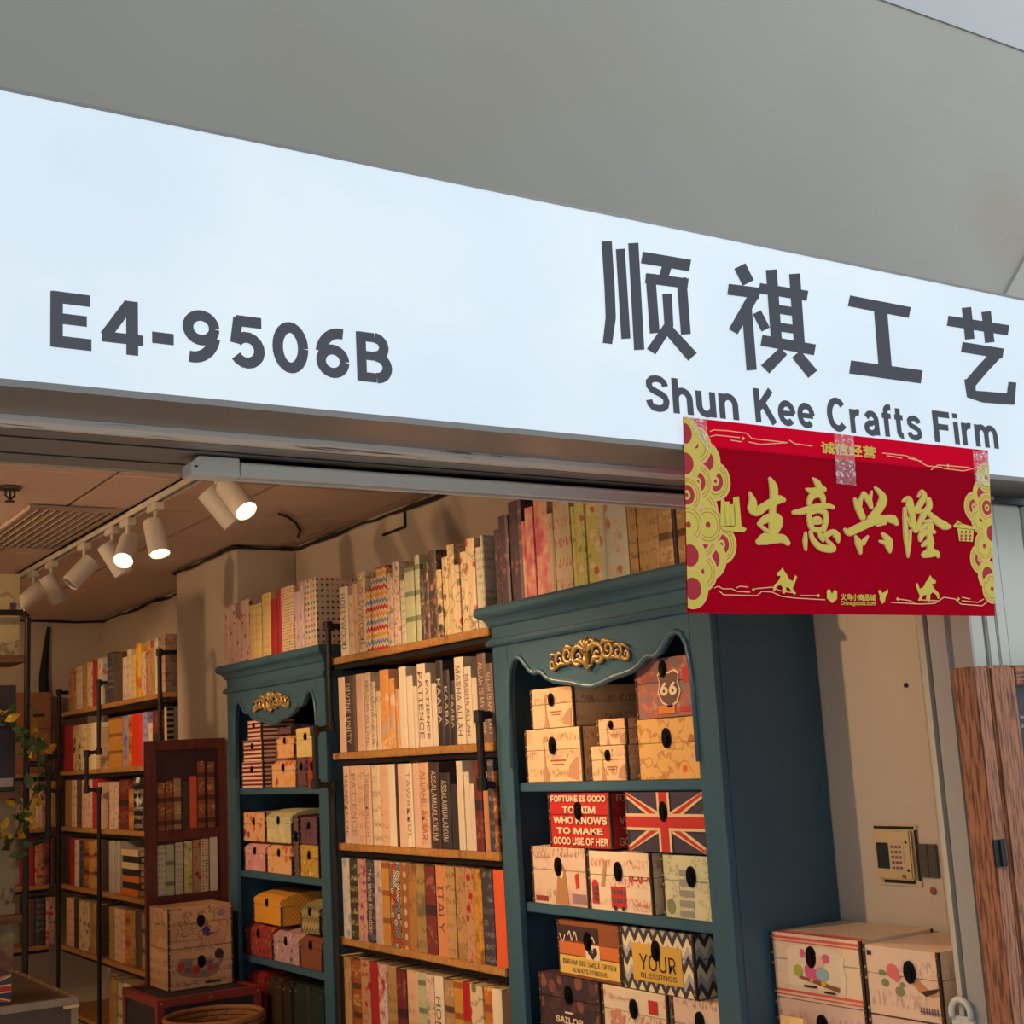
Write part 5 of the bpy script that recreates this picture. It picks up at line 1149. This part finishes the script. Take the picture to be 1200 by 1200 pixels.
for (y1, y0, z0, h, mat, lab, dm, dp) in (
 (5.895, 5.652, SZ1, 0.112, P_str, 'lowest red and white striped box on the far cabinet top shelf', False, 0.2),
 (5.875, 5.655, SZ1+0.114, 0.092, P_str, 'middle red and white striped box on the far cabinet top shelf', False, 0.18),
 (5.820, 5.660, SZ1+0.208, 0.085, P_str, 'topmost red and white striped box on the far cabinet top shelf', False, 0.16),
 (5.558, 5.300, SZ1, 0.118, P_tfl, 'lower orange blossom chest on the far cabinet top shelf', True, 0.2),
 (5.500, 5.312, SZ1+0.120, 0.098, P_tfl, 'middle orange blossom chest on the far cabinet top shelf', True, 0.18),
 (5.470, 5.340, SZ1+0.220, 0.036, P_pur, 'small dark chest on top of the orange blossom chests', True, 0.14),
 (5.296, 5.195, SZ1, 0.116, P_pur, 'dark box below the cream one on the far cabinet top shelf', False, 0.2),
 (5.190, 5.090, SZ1, 0.116, P_rch, 'orange-red box at the right of the far cabinet top shelf', False, 0.2),
 (5.296, 5.095, SZ1+0.118, 0.118, BK['butter'], 'cream box on two darker boxes, far cabinet top shelf', False, 0.2),
 (5.880, 5.640, SZ2, 0.124, P_pnk, 'lower pink chest at the left of the far cabinet second shelf', True, 0.2),
 (5.888, 5.640, SZ2+0.126, 0.122, P_tfl, 'upper orange flowered box at the left of the far cabinet second shelf', False, 0.2),
 (5.628, 5.365, SZ2, 0.124, P_tfl, 'peach chest in the middle of the far cabinet second shelf', True, 0.22),
 (5.628, 5.360, SZ2+0.126, 0.134, P_chest, 'cream and teal chest on the peach chest', True, 0.22),
 (5.345, 5.290, SZ2, 0.24, P_lat, 'narrow dark lattice box on the far cabinet second shelf', False, 0.2),
 (5.282, 5.100, SZ2, 0.124, P_gld, 'gold patterned box at the right of the far cabinet second shelf', False, 0.2),
 (5.270, 5.110, SZ2+0.126, 0.108, P_pur, 'purple patterned box on the gold one, far cabinet second shelf', False, 0.2),
 (5.886, 5.592, SZ3, 0.140, P_rch, 'red flowered chest at the left of the far cabinet third shelf', True, 0.22),
 (5.582, 5.312, SZ3, 0.128, P_lil, 'lilac flowered chest in the middle of the far cabinet third shelf', True, 0.22),
 (5.304, 5.100, SZ3, 0.134, P_brw, 'brown chest at the right of the far cabinet third shelf', True, 0.22),
 (5.785, 5.490, SZ3+0.142, 0.128, P_ora, 'bright orange woven-print chest on the far cabinet third shelf', True, 0.26),
 (5.288, 5.110, SZ3+0.136, 0.122, P_gry, 'olive gold chest stacked at the right of the far cabinet third shelf', True, 0.22)):
    ch = chest('gift_box', lab, (X1, y1, z0), y1-y0, h, dp, mat, dome=dm, trim=True, latch_s=0.8, group=GC)
GS = 'suitcases in the far blue cabinet'
for i, (y1, y0, h, c, wd) in enumerate(((5.90, 5.70, 0.285, (150, 34, 32), 'red'), (5.695, 5.52, 0.28, (70, 50, 38), 'dark brown'), (5.515, 5.42, 0.275, (54, 46, 36), 'olive brown'), (5.415, 5.10, 0.28, (36, 52, 40), 'dark green'))):
    s = thing('suitcase', '%s vintage suitcase standing on the far cabinet bottom shelf' % wd, 'suitcase', (2.34, y1, SZ4), FACE_X, GS); w = y1-y0-0.004
    mt = plain('suitcase_'+wd.replace(' ', '_'), c, 0.5); MB().box(0, w, 0, 0.25, 0, h).build('shell', mt, s, 0.012)
    MB().box(w*0.46, w*0.54, -0.001, 0.251, -0.0002+0.001, h+0.001).build('strap', M_trim, s); MB().tube([(w*0.3, 0.10, h), (w*0.3, 0.10, h+0.022), (w*0.7, 0.10, h+0.022), (w*0.7, 0.10, h)], 0.006, 8).build('handle', M_trim, s)
    m = MB(); [m.disc(x, z, 0.005, 0.005, -0.004, 8, 0.004) for x in (w*0.12, w*0.88) for z in (0.03, h-0.03)]; m.build('corner_stud', M_stud, s)['kind'] = 'stuff'

# ------------------------------------------------------------------ boxes by the shop door
tb = thing('side_table', 'pale table under the boxes beside the keypad wall', 'table', (2.24, 2.625, 0.0), FACE_X)
M_tab = plain('pale_table_laminate', (222, 196, 160), 0.5)
MB().box(0, 0.53, 0, 0.418, 0.846, 0.872).build('table_top', M_tab, tb, 0.003)
for x in (0.02, 0.48):
    for y in (0.02, 0.37): MB().box(x, x+0.03, y, y+0.03, 0, 0.846).build('leg', M_tab, tb)
GD = 'boxes stacked by the shop door'
P_owl = printed('owl_box_paper', 'script', (232, 206, 174), ((222, 190, 156),), 0.8); P_rose = printed('rose_box_paper', 'script', (230, 200, 172), ((190, 150, 140), (222, 184, 150)), 0.5)
P_low = printed('pink_letter_paper', 'script', (222, 190, 170), ((190, 130, 130),), 0.5)
ZT = 0.8728; H1 = 0.152
low1 = chest('storage_box', 'pink lettered lower box under the owl box by the door', (2.405, 2.622, ZT), 0.296, H1, 0.245, P_low, group=GD, lx=0.52)
low2 = chest('storage_box', 'pale lower box under the rose box by the door', (2.405, 2.318, ZT), 0.215, H1-0.004, 0.245, P_low, group=GD)
owl = chest('storage_box', 'box with pink owl picture and red striped borders by the door', (2.405, 2.622, ZT+H1+0.002), 0.296, H1, 0.245, P_owl, group=GD, latch_s=0.98, lx=0.46)
ros = chest('storage_box', 'box with pink rose and small bird picture by the door', (2.405, 2.318, ZT+H1), 0.215, H1-0.004, 0.245, P_rose, group=GD, latch_s=0.98, lx=0.62)
w, h = 0.296, H1
patch(owl, [R4(0.007, w-0.007, h*0.915, h*0.955), R4(0.007, w-0.007, h*0.87, h*0.89), R4(0.007, w-0.007, h*0.10, h*0.135), R4(0.007, w-0.007, h*0.045, h*0.065)], plain('salmon_border_ink', (222, 96, 84), 0.6), 'striped_border')
MB().box(0.0, w, 0.004, 0.02, h, h+0.0006).box(0.0, w, 0.026, 0.032, h, h+0.0006).build('lid_border', _mats['salmon_border_ink'], owl)
patch(owl, [[(w*0.18, h*0.22), (w*0.80, h*0.18), (w*0.82, h*0.40), (w*0.80, h*0.62), (w*0.82, h*0.72), (w*0.70, h*0.84), (w*0.28, h*0.84), (w*0.17, h*0.74), (w*0.19, h*0.55), (w*0.17, h*0.38)]], plain('cream_card_ink', (238, 218, 186), 0.6), 'picture_card', -0.0014)
patch(owl, [EL(w*0.48, h*0.46, w*0.11, h*0.17), EL(w*0.36, h*0.72, w*0.03, h*0.07), EL(w*0.62, h*0.68, w*0.04, h*0.07)], plain('owl_pink_ink', (222, 96, 140), 0.6), 'owl_body_print', -0.0024)
patch(owl, [EL(w*0.57, h*0.44, w*0.07, h*0.10)], plain('owl_blue_ink', (150, 186, 190), 0.6), 'owl_wing_print', -0.0034); patch(owl, [EL(w*0.50, h*0.62, w*0.10, h*0.11)], plain('owl_face_ink', (232, 190, 160), 0.6), 'owl_face_print', -0.0034)
patch(owl, [[(w*0.30, h*0.34), (w*0.74, h*0.20), (w*0.75, h*0.27), (w*0.32, h*0.38)]], plain('branch_ink', (150, 92, 60), 0.6), 'branch_print', -0.0030); patch(owl, [EL(w*0.30, h*0.45, w*0.05, h*0.09)], plain('lime_leaf_ink', (176, 180, 60), 0.6), 'leaf_print', -0.0034)
patch(owl, [EL(w*0.58, h*0.30, w*0.03, h*0.035), EL(w*0.45, h*0.33, w*0.02, h*0.03)], plain('owl_yellow_ink', (226, 180, 60), 0.6), 'feet_print', -0.0040); patch(owl, [R4(w*0.36, w*0.50, h*0.215, h*0.25), R4(w*0.58, w*0.70, h*0.165, h*0.195)], I_dk, 'caption_print', -0.0044)
w, h = 0.215, H1-0.004
patch(ros, [EL(w*0.38, h*0.66, w*0.08, h*0.11), EL(w*0.43, h*0.58, w*0.05, h*0.07)], plain('rose_ink', (222, 110, 110), 0.6), 'rose_print'); patch(ros, [EL(w*0.24, h*0.62, w*0.05, h*0.04), EL(w*0.27, h*0.48, w*0.05, h*0.06), EL(w*0.46, h*0.38, w*0.06, h*0.07), EL(w*0.50, h*0.48, w*0.03, h*0.04)], I_gr, 'leaf_print')
patch(ros, [[(w*0.60, h*0.60), (w*0.68, h*0.62), (w*0.86, h*0.44), (w*0.98, h*0.40), (w*0.88, h*0.36), (w*0.72, h*0.40)]], plain('bird_orange_ink', (206, 140, 80), 0.6), 'bird_print', -0.0010); patch(ros, [[(w*0.74, h*0.42), (w*0.98, h*0.50), (w*0.95, h*0.44), (w*0.80, h*0.36)]], I_dk, 'wing_print', -0.0020)
patch(ros, [R4(w*0.72+w*0.035*k, w*0.73+w*0.035*k, h*0.10, h*0.20) for k in range(7)]+[R4(w*0.71, w*0.96, h*0.13, h*0.145)], plain('fence_ink', (110, 84, 84), 0.6), 'fence_print', -0.0020); patch(ros, [R4(w*0.05, w*0.11, h*0.86, h*0.93)], I_dk, 'stamp_print')
tg = thing('price_card', 'small yellowish paper price card standing in front of the owl box', 'price card', (2.335, 2.555, 0.8725), FACE_X)
MB().prism([(0.0, 0.0), (0.052, 0.0), (0.020, 0.125), (0.016, 0.125)], 0, 0.075, 'y').build('card', plain('price_card_paper', (232, 196, 128), 0.6), tg)
tgc = tg.children[0]; tgc.rotation_euler = (0, 0, math.pi/2); tgc.location = (0.078, 0.0, 0)
m = MB(); [m.box(0.012, 0.012+0.045*(1 if k % 2 else 0.7), -0.0005+0.004, 0.0035+0.001*k, 0.03+0.016*k, 0.033+0.016*k) for k in range(0)]

# keypad on the wall, with its torn plaster and the grey plate beside it
kp = on_x(1028, 968, XW)
k0 = thing('wall_keypad', 'cream alarm keypad with dark screen set in the cream wall', 'keypad', (XW-0.002, on_x(1030, 1000, XW).y, 1.495-0.082), FACE_X)
wk = on_x(1030, 1000, XW).y-on_x(1076, 1000, XW).y; hk_ = on_x(1050, 972, XW).z-on_x(1050, 1030, XW).z; k0.location.z = on_x(1050, 1030, XW).z
M_kp = plain('keypad_plastic', (214, 188, 138), 0.5); M_kp2 = plain('keypad_key_field', (214, 186, 150), 0.5)
MB().box(-0.006, wk+0.006, -0.002, 0.001, -0.016, hk_+0.012).build('torn_plaster_edge', plain('torn_plaster', (214, 190, 150), 0.9), k0, 0.001)
MB().box(-0.004, wk*0.98, -0.004, -0.001, hk_+0.002, hk_+0.008).box(wk*0.12, wk*0.9, -0.004, -0.001, -0.009, -0.002).box(wk-0.002, wk+0.005, -0.004, -0.001, 0, hk_).build('recess_gap', M_dark, k0)
kb = MB().box(0, wk*0.94, -0.015, -0.003, 0, hk_).build('keypad_body', M_kp, k0, 0.004)
MB().box(wk*0.08, wk*0.38, -0.0165, -0.0145, hk_*0.22, hk_*0.74).build('screen', plain('keypad_screen', (52, 54, 52), 0.25), k0)
MB().box(wk*0.41, wk*0.76, -0.0162, -0.0145, hk_*0.16, hk_*0.76).build('key_field', M_kp2, k0)
km = MB().box(0, wk*0.055, 0, 0.003, 0, hk_*0.05).mesh('key', plain('keypad_key', (140, 104, 84), 0.5))
for r in range(5):
    for c in range(3): o = obj('key', km, k0); o.location = (wk*(0.46+0.095*c), -0.0185, hk_*(0.22+0.105*r))
MB().disc(wk*0.72, hk_*0.08, 0.007, 0.005, -0.0165, 10).build('button', I_rust, k0)
m = MB(); [m.disc(wk*0.84, z, 0.0035, 0.0035, -0.0165, 8) for z in (hk_*0.2, hk_*0.76)]; m.build('screw', M_dark, k0)
pl_y0, pl_y1 = on_x(1079, 1005, XW).y, on_x(1100, 1005, XW).y
pt = thing('wall_plate', 'grey metal plate beside the keypad', 'plate', (XW-0.0015, pl_y0, on_x(1090, 1028, XW).z), FACE_X)
ph = on_x(1090, 989, XW).z-on_x(1090, 1028, XW).z
MB().box(0, (pl_y0-pl_y1)*0.5, -0.006, 0.0, 0, ph).build('plate_leaf', plain('plate_grey', (92, 86, 78), 0.5, 0.3), pt, 0.001); MB().box((pl_y0-pl_y1)*0.52, pl_y0-pl_y1, -0.006, 0, 0, ph).build('plate_leaf', _mats['plate_grey'], pt, 0.001)
for (px, py, r, lb) in ((1062, 803, 0.006, 'small dark screw hole high in the cream wall'), (1094, 1044, 0.009, 'small brown screw anchor below the keypad plate')):
    q = on_x(px, py, XW-0.001); o = MB().lathe([(r, 0), (r, 0.003), (r*0.5, 0.004)], seg=12).build('screw_anchor', I_rust if py > 900 else M_dark); o.location = q; o.rotation_euler = (0, -math.pi/2, 0); tag(o, lb, 'screw')

# ------------------------------------------------------------------ painted wooden panel, trunk and basket by the far cabinet
M_maho = wood('mahogany', (112, 52, 40), (74, 32, 28), 0.45, 1.0, axis=2)
pn = thing('painted_screen', 'reddish wooden screen painted with two shelves of old books', 'screen', (1.975, 6.15, 0.0)); PW, PH_ = 0.378, 1.787
for x0, x1 in ((0, 0.05), (PW-0.035, PW)): MB().box(x0, x1, 0, 0.032, 0, PH_).build('stile', M_maho, pn, 0.003)
for z0, z1 in ((PH_-0.045, PH_), (1.34, 1.385), (1.065, 1.10), (0.0, 0.08)): MB().box(0.05, PW-0.035, 0.004, 0.028, z0, z1).build('rail', M_maho, pn, 0.002)
MB().box(0.05, PW-0.035, 0.014, 0.022, 0.08, PH_-0.045).build('panel', plain('dark_mahogany_panel', (66, 34, 36), 0.5), pn)
SP = ['antique', 'antique', 'rope', 'umber', 'coral', 'antique', 'antique']
for i, (x, top) in enumerate(((0.055, 1.60), (0.092, 1.605), (0.130, 1.62), (0.168, 1.60), (0.205, 1.62), (0.243, 1.685), (0.290, 1.68))):
    MB().box(x, x+0.034, 0.006, 0.014, 1.386, top).build('painted_book', BK[SP[i]], pn, 0.002)
SP = ['bw', 'sage', 'lace', 'lime', 'redcream', 'ditsy', 'ivory']
for i, x in enumerate((0.052, 0.092, 0.134, 0.176, 0.216, 0.254, 0.296)):
    MB().box(x, x+0.037, 0.006, 0.014, 1.101, 1.322+0.003*i).build('painted_book', BK['lace' if i in (0,) else SP[i]], pn, 0.002)
GT = 'boxes on the red trunk'
P_map = printed('bird_map_print', 'map', (206, 160, 118), ((190, 140, 104), (110, 70, 64)), 0.9); P_us = printed('pale_map_paper', 'script', (208, 164, 122), ((150, 104, 84),), 0.8)
ZR = 0.745
for nm, z, mt, lb in (('storage_box', ZR, P_us, 'lower box with map picture, standing on the red trunk'), ('storage_box', ZR+0.166, P_map, 'upper box with bird picture, stacked on the red trunk')):
    o = chest(nm, lb, (1.953, 5.80, z), 0.282, 0.164, 0.25, mt, rz=0.0, group=GT, latch_s=0.95, latch_z=0.105); w, h = 0.282, 0.164
    if mt is P_us:
        patch(o, [[(w*0.10, h*0.50), (w*0.18, h*0.76), (w*0.50, h*0.72), (w*0.70, h*0.66), (w*0.86, h*0.72), (w*0.80, h*0.50), (w*0.74, h*0.30), (w*0.60, h*0.22), (w*0.36, h*0.26), (w*0.2, h*0.34)]], plain('map_print_ink', (160, 116, 96), 0.7), 'map_print')
        for k_, (x_, z_, a_, b_) in enumerate(((0.14, 0.46, 0.10, 0.20), (0.24, 0.56, 0.11, 0.14), (0.36, 0.56, 0.10, 0.14), (0.24, 0.40, 0.11, 0.14), (0.36, 0.36, 0.12, 0.18), (0.47, 0.56, 0.10, 0.12), (0.49, 0.42, 0.10, 0.12), (0.58, 0.54, 0.10, 0.10), (0.60, 0.38, 0.09, 0.14), (0.50, 0.29, 0.08, 0.11), (0.69, 0.56, 0.09, 0.10), (0.70, 0.42, 0.06, 0.12))):
            patch(o, [[(w*x_, h*z_), (w*(x_+a_*0.9), h*(z_+0.01)), (w*(x_+a_), h*(z_+b_)), (w*(x_+0.01), h*(z_+b_*0.95))]], [I_red, plain('map_violet', (124, 92, 110), 0.7), plain('map_sand', (190, 150, 110), 0.7), plain('map_teal', (110, 116, 116), 0.7)][(k_*7) % 4], 'map_patch', -0.0020)
        scribble(o, w*0.24, w*0.42, h*0.12, h*0.05, I_dk, 0.003); patch(o, [EL(w*0.78, h*0.78, w*0.07, h*0.13), R4(w*0.56, w*0.80, h*0.08, h*0.14)], I_dk, 'figure_print', -0.0024)
    else: patch(o, [EL(w*0.58, h*0.38, w*0.06, h*0.10), [(w*0.56, h*0.3), (w*0.74, h*0.32), (w*0.6, h*0.22)]], plain('bird_blue_ink', (66, 62, 120), 0.7), 'bird_print'); scribble(o, w*0.10, w*0.5, h*0.18, h*0.04, I_dk, 0.002); scribble(o, w*0.08, w*0.3, h*0.62, h*0.08, I_soft, 0.003); patch(o, [EL(w*0.82, h*0.80, w*0.07, h*0.09)], plain('bird_mauve_ink', (150, 120, 130), 0.7), 'bird_print')
M_redl = plain('red_leather_edge', (140, 50, 42), 0.5); M_nav = plain('navy_canvas', (46, 44, 52), 0.7)
tr = thing('leather_edged_chest', 'dark trunk with red leather edges carrying two picture boxes', 'trunk', (1.845, 5.62, 0.0))
TW, TD, TH = 0.44, 0.46, ZR-0.001
MB().box(0.005, TW-0.005, 0.005, TD-0.005, 0.0, TH-0.18).build('trunk_body', M_nav, tr, 0.004); MB().box(0.005, TW-0.005, 0.005, TD-0.005, TH-0.178, TH-0.002).build('trunk_lid', M_nav, tr, 0.004)
m = MB(); e = 0.028
for x in (0, TW-e): m.box(x, x+e, 0, 0.006, 0, TH).box(x, x+e, TD-0.006, TD, 0, TH).box(x, x+e, 0, TD, TH-0.006, TH)
for y in (0, TD-e): m.box(0, 0.006, y, y+e, 0, TH).box(TW-0.006, TW, y, y+e, 0, TH).box(0, TW, y, y+e, TH-0.0062, TH)
m.box(0, TW, 0, 0.006, TH-e, TH).box(0, 0.006, 0, TD, TH-e, TH).box(0, TW, 0, 0.006, TH-0.20, TH-0.18)
m.nudge().build('leather_edging', M_redl, tr); m = MB()
for x in (0.014, TW*0.5, TW-0.014): m.disc(x, TH-0.014, 0.005, 0.005, -0.003, 8, 0.004)
m.build('stud', M_stud, tr)['kind'] = 'stuff'; MB().box(TW*0.44, TW*0.56, -0.006, 0.0, TH-0.24, TH-0.15).build('clasp', M_stud, tr, 0.002)
st_ = thing('low_stand', 'low dark stand under the wicker basket', 'stand', (1.775, 5.10, 0.0)); MB().box(0, 0.36, 0, 0.36, 0.40, 0.44).build('stand_top', M_black, st_, 0.004)
for x in (0.01, 0.32):
    for y in (0.01, 0.32): MB().box(x, x+0.03, y, y+0.03, 0, 0.40).build('leg', M_black, st_)
bsk = thing('wicker_basket', 'round brown wicker basket at the foot of the red trunk', 'basket', (1.955, 5.28, 0.441))
M_wick = plain('wicker', (150, 100, 58), 0.6, var=0.35, scale=60)
for k in range(14):
    r = 0.118+0.062*(k/13.0)**0.8; n = 28
    MB().tube([(( r+(0.004 if (j+k) % 2 else -0.002))*math.cos(2*math.pi*j/n), (r+(0.004 if (j+k) % 2 else -0.002))*math.sin(2*math.pi*j/n), 0.012+k*0.0185) for j in range(n)], 0.0095, 6, True).build('woven_ring', M_wick, bsk)
MB().lathe([(0.115, 0.0), (0.115, 0.012)], seg=28).build('basket_base', M_wick, bsk); m = MB()
for j in range(28): a = 2*math.pi*j/28; m.tube([(0.118*math.cos(a), 0.118*math.sin(a), 0.005), (0.155*math.cos(a), 0.155*math.sin(a), 0.13), (0.180*math.cos(a), 0.180*math.sin(a), 0.262)], 0.004, 5)
m.build('stakes', M_wick, bsk); MB().tube([(0.185*math.cos(2*math.pi*j/36), 0.185*math.sin(2*math.pi*j/36), 0.272) for j in range(36)], 0.011, 8, True).build('rim', M_wick, bsk, smooth=True)

# ------------------------------------------------------------------ display rack at the left, its vine and the trunk before it
rk = thing('pipe_display_rack', 'iron-pipe display rack with wooden shelves at the left edge', 'rack', (0.86, 6.0, 0.0))
RW = 0.56
m = MB(); Z = 2.346
for a, b in (((0, 0, 0), (0, 0, Z)), ((0, 0, Z), (RW-0.02, 0, Z)), ((RW, 0, Z-0.02), (RW, 0, 0)), ((0, 0.26, 0), (0, 0.26, Z)), ((RW, 0.26, 0), (RW, 0.26, Z-0.3)), ((RW-0.02, 0, Z), (RW, 0, Z-0.02))): m.tube([a, b], 0.013, 10)
m.build('pipe_frame', M_pipe, rk); m = MB()
for zj in (1.55,):
    P = [(RW, 0, zj+0.16), (RW+0.075, -0.02, zj+0.155), (RW+0.085, -0.02, zj+0.13), (RW+0.085, -0.02, zj-0.13), (RW+0.075, -0.02, zj-0.155), (RW, 0, zj-0.17)]
    for a, b in zip(P, P[1:]): m.tube([a, b], 0.0125, 10)
m.build('pipe_handle', M_pipe, rk)
for z in (2.165, 1.60, 1.10, 0.60): MB().box(0.0, RW-0.006, 0.0, 0.27, z-0.03, z).build('shelf_board', wood('dark_pine', (130, 92, 62), (84, 56, 38), axis=0), rk, 0.003)
def poster(name, lab, x0, x1, z0, z1, y, mat): o = MB().box(0, x1-x0, 0, 0.012, 0, z1-z0).build(name, mat, None, 0.001); o.location = (x0, y, z0); return tag(o, lab, 'picture board')
P_old = printed('aged_poster_print', 'map', (190, 176, 132), ((176, 164, 122), (120, 108, 80)), 0.25)
po = poster('picture_board', 'tall aged beige picture board at the top of the left rack', 0.90, 1.402, 2.17, 2.52, 6.06, P_old)
MB().box(0.46, 0.485, -0.0012, -0.0002, 0.185, 0.225).build('printed_stamp', plain('violet_stamp', (84, 70, 110), 0.6), po)
poster('picture_board', 'dim garden picture board on the lower left rack', 0.90, 1.385, 0.602, 1.065, 6.05, printed('garden_print', 'wash', (120, 130, 92), ((160, 164, 120), (130, 80, 70), (150, 156, 116)), 0.5))
poster('picture_board', 'vintage lettering picture board in the middle of the left rack', 0.90, 1.39, 1.102, 1.56, 6.05, printed('old_lettering_print', 'script', (160, 146, 112), ((70, 66, 60), (130, 116, 90)), 0.25))
db = chest('picture_box', 'dark box with magenta picture on the left rack', (0.95, 6.02, 1.601), 0.43, 0.44, 0.2, plain('dark_picture_box', (58, 54, 62), 0.5), rz=0.0, trim=False, latch=False)
patch(db, [EL(0.28, 0.13, 0.08, 0.10), EL(0.24, 0.07, 0.1, 0.06)], plain('magenta_ink', (150, 50, 96), 0.6), 'magenta_print'); patch(db, [R4(0.30, 0.42, 0.02, 0.055)], plain('pale_label', (176, 170, 170), 0.6), 'pale_label_print')
word(db, 'nck', 0.33, 0.42, 0.27, 0.315, plain('grey_letters', (140, 134, 130), 0.6), 'lettering')
vn = thing('flowering_vine', 'artificial trailing vine with yellow flowers hanging on the left rack', 'plant', (1.30, 5.95, 1.40))
M_leaf = plain('vine_leaf', (64, 92, 44), 0.5, var=0.35, scale=30); M_leaf2 = plain('yellow_petal', (206, 164, 36), 0.5, var=0.2)
pth = [(-0.20, 0, 0.56), (-0.08, -0.03, 0.52), (0.04, -0.04, 0.48), (0.12, -0.05, 0.42), (0.15, -0.05, 0.33), (0.14, -0.05, 0.22), (0.10, -0.05, 0.12), (0.05, -0.05, 0.02), (0.0, -0.05, -0.03)]
MB().tube(pth, 0.004, 6).build('vine_stem', M_leaf, vn)
lf = MB(); lf.add([(0, 0, 0), (0.012, 0.004, 0.018), (0.014, 0.002, 0.034), (0, -0.006, 0.056), (-0.014, 0.002, 0.034), (-0.012, 0.004, 0.018), (0, 0.006, 0.028)], [(0, 1, 6), (1, 2, 6), (2, 3, 6), (3, 4, 6), (4, 5, 6), (5, 0, 6)])
lme, fme = lf.mesh('leaf', M_leaf), lf.mesh('petal', M_leaf2)
for k in range(78):
    s = random.random()*(len(pth)-1); i = int(s); a, b = Vector(pth[i]), Vector(pth[min(i+1, len(pth)-1)]); p = a.lerp(b, s-i)
    yel = random.random() < (0.42 if p.x > 0.09 else 0.2)
    o = obj('petal' if yel else 'leaf', fme if yel else lme, vn); o.location = p + Vector((random.uniform(-0.05, 0.05), random.uniform(-0.03, 0.02), random.uniform(-0.03, 0.03)))
    o.rotation_euler = (random.uniform(-1.2, 1.2), random.uniform(-2.2, 2.2), random.uniform(0, 6.28)); k_s = random.uniform(0.8, 1.5); o.scale = (k_s, k_s, k_s)
ft = thing('metal_edged_trunk', 'dark flat-topped trunk with metal edging at the lower left corner', 'trunk', (0.70, 4.98, 0.0)); FW, FD, FH = 0.655, 0.86, 0.90
MB().box(0.004, FW-0.004, 0.004, FD-0.004, 0, FH-0.15).build('trunk_body', plain('black_canvas', (52, 46, 44), 0.6), ft, 0.004); MB().box(0.004, FW-0.004, 0.004, FD-0.004, FH-0.148, FH-0.001).build('trunk_lid', plain('trunk_lid_brown', (74, 60, 52), 0.45), ft, 0.004)
m = MB(); e = 0.022
for x in (0, FW-e): m.box(x, x+e, 0, FD, FH-0.004, FH).box(x, x+e, 0, 0.004, 0, FH)
for y in (0, FD-e): m.box(0, FW, y, y+e, FH-0.0042, FH).box(FW-0.004, FW, y, y+e, 0, FH)
m.box(0, FW, 0, 0.004, FH-e, FH).box(FW-0.004, FW, 0, FD, FH-e, FH); m.nudge().build('metal_edging', plain('dull_steel_edge', (150, 132, 112), 0.4, 0.6, var=0.3, scale=40), ft)
m = MB(); [m.lathe([(0.005, 0), (0.004, 0.003)], (FW-0.011, 0.03+0.1*k, FH), 8) for k in range(9)]; m.build('rivet', M_stud, ft)
MB().tube([(FW-0.05, -0.004, FH-0.03), (FW, -0.004, FH-0.03), (FW+0.004, 0.0, FH-0.03), (FW+0.004, 0.05, FH-0.03)], 0.006, 6).build('corner_guard', M_stud, ft)
q = on_y(13, 1160, 5.05)
uj = chest('flag_box', 'small Union Jack box lying on the metal-edged trunk', (q.x-0.30, 5.05, FH+0.001), 0.30, on_y(10, 1141, 5.05).z-FH-0.001, 0.22, P_navy, rz=0.0, trim=False, latch=False)
union_jack(uj, 0.30, on_y(10, 1141, 5.05).z-FH-0.001)
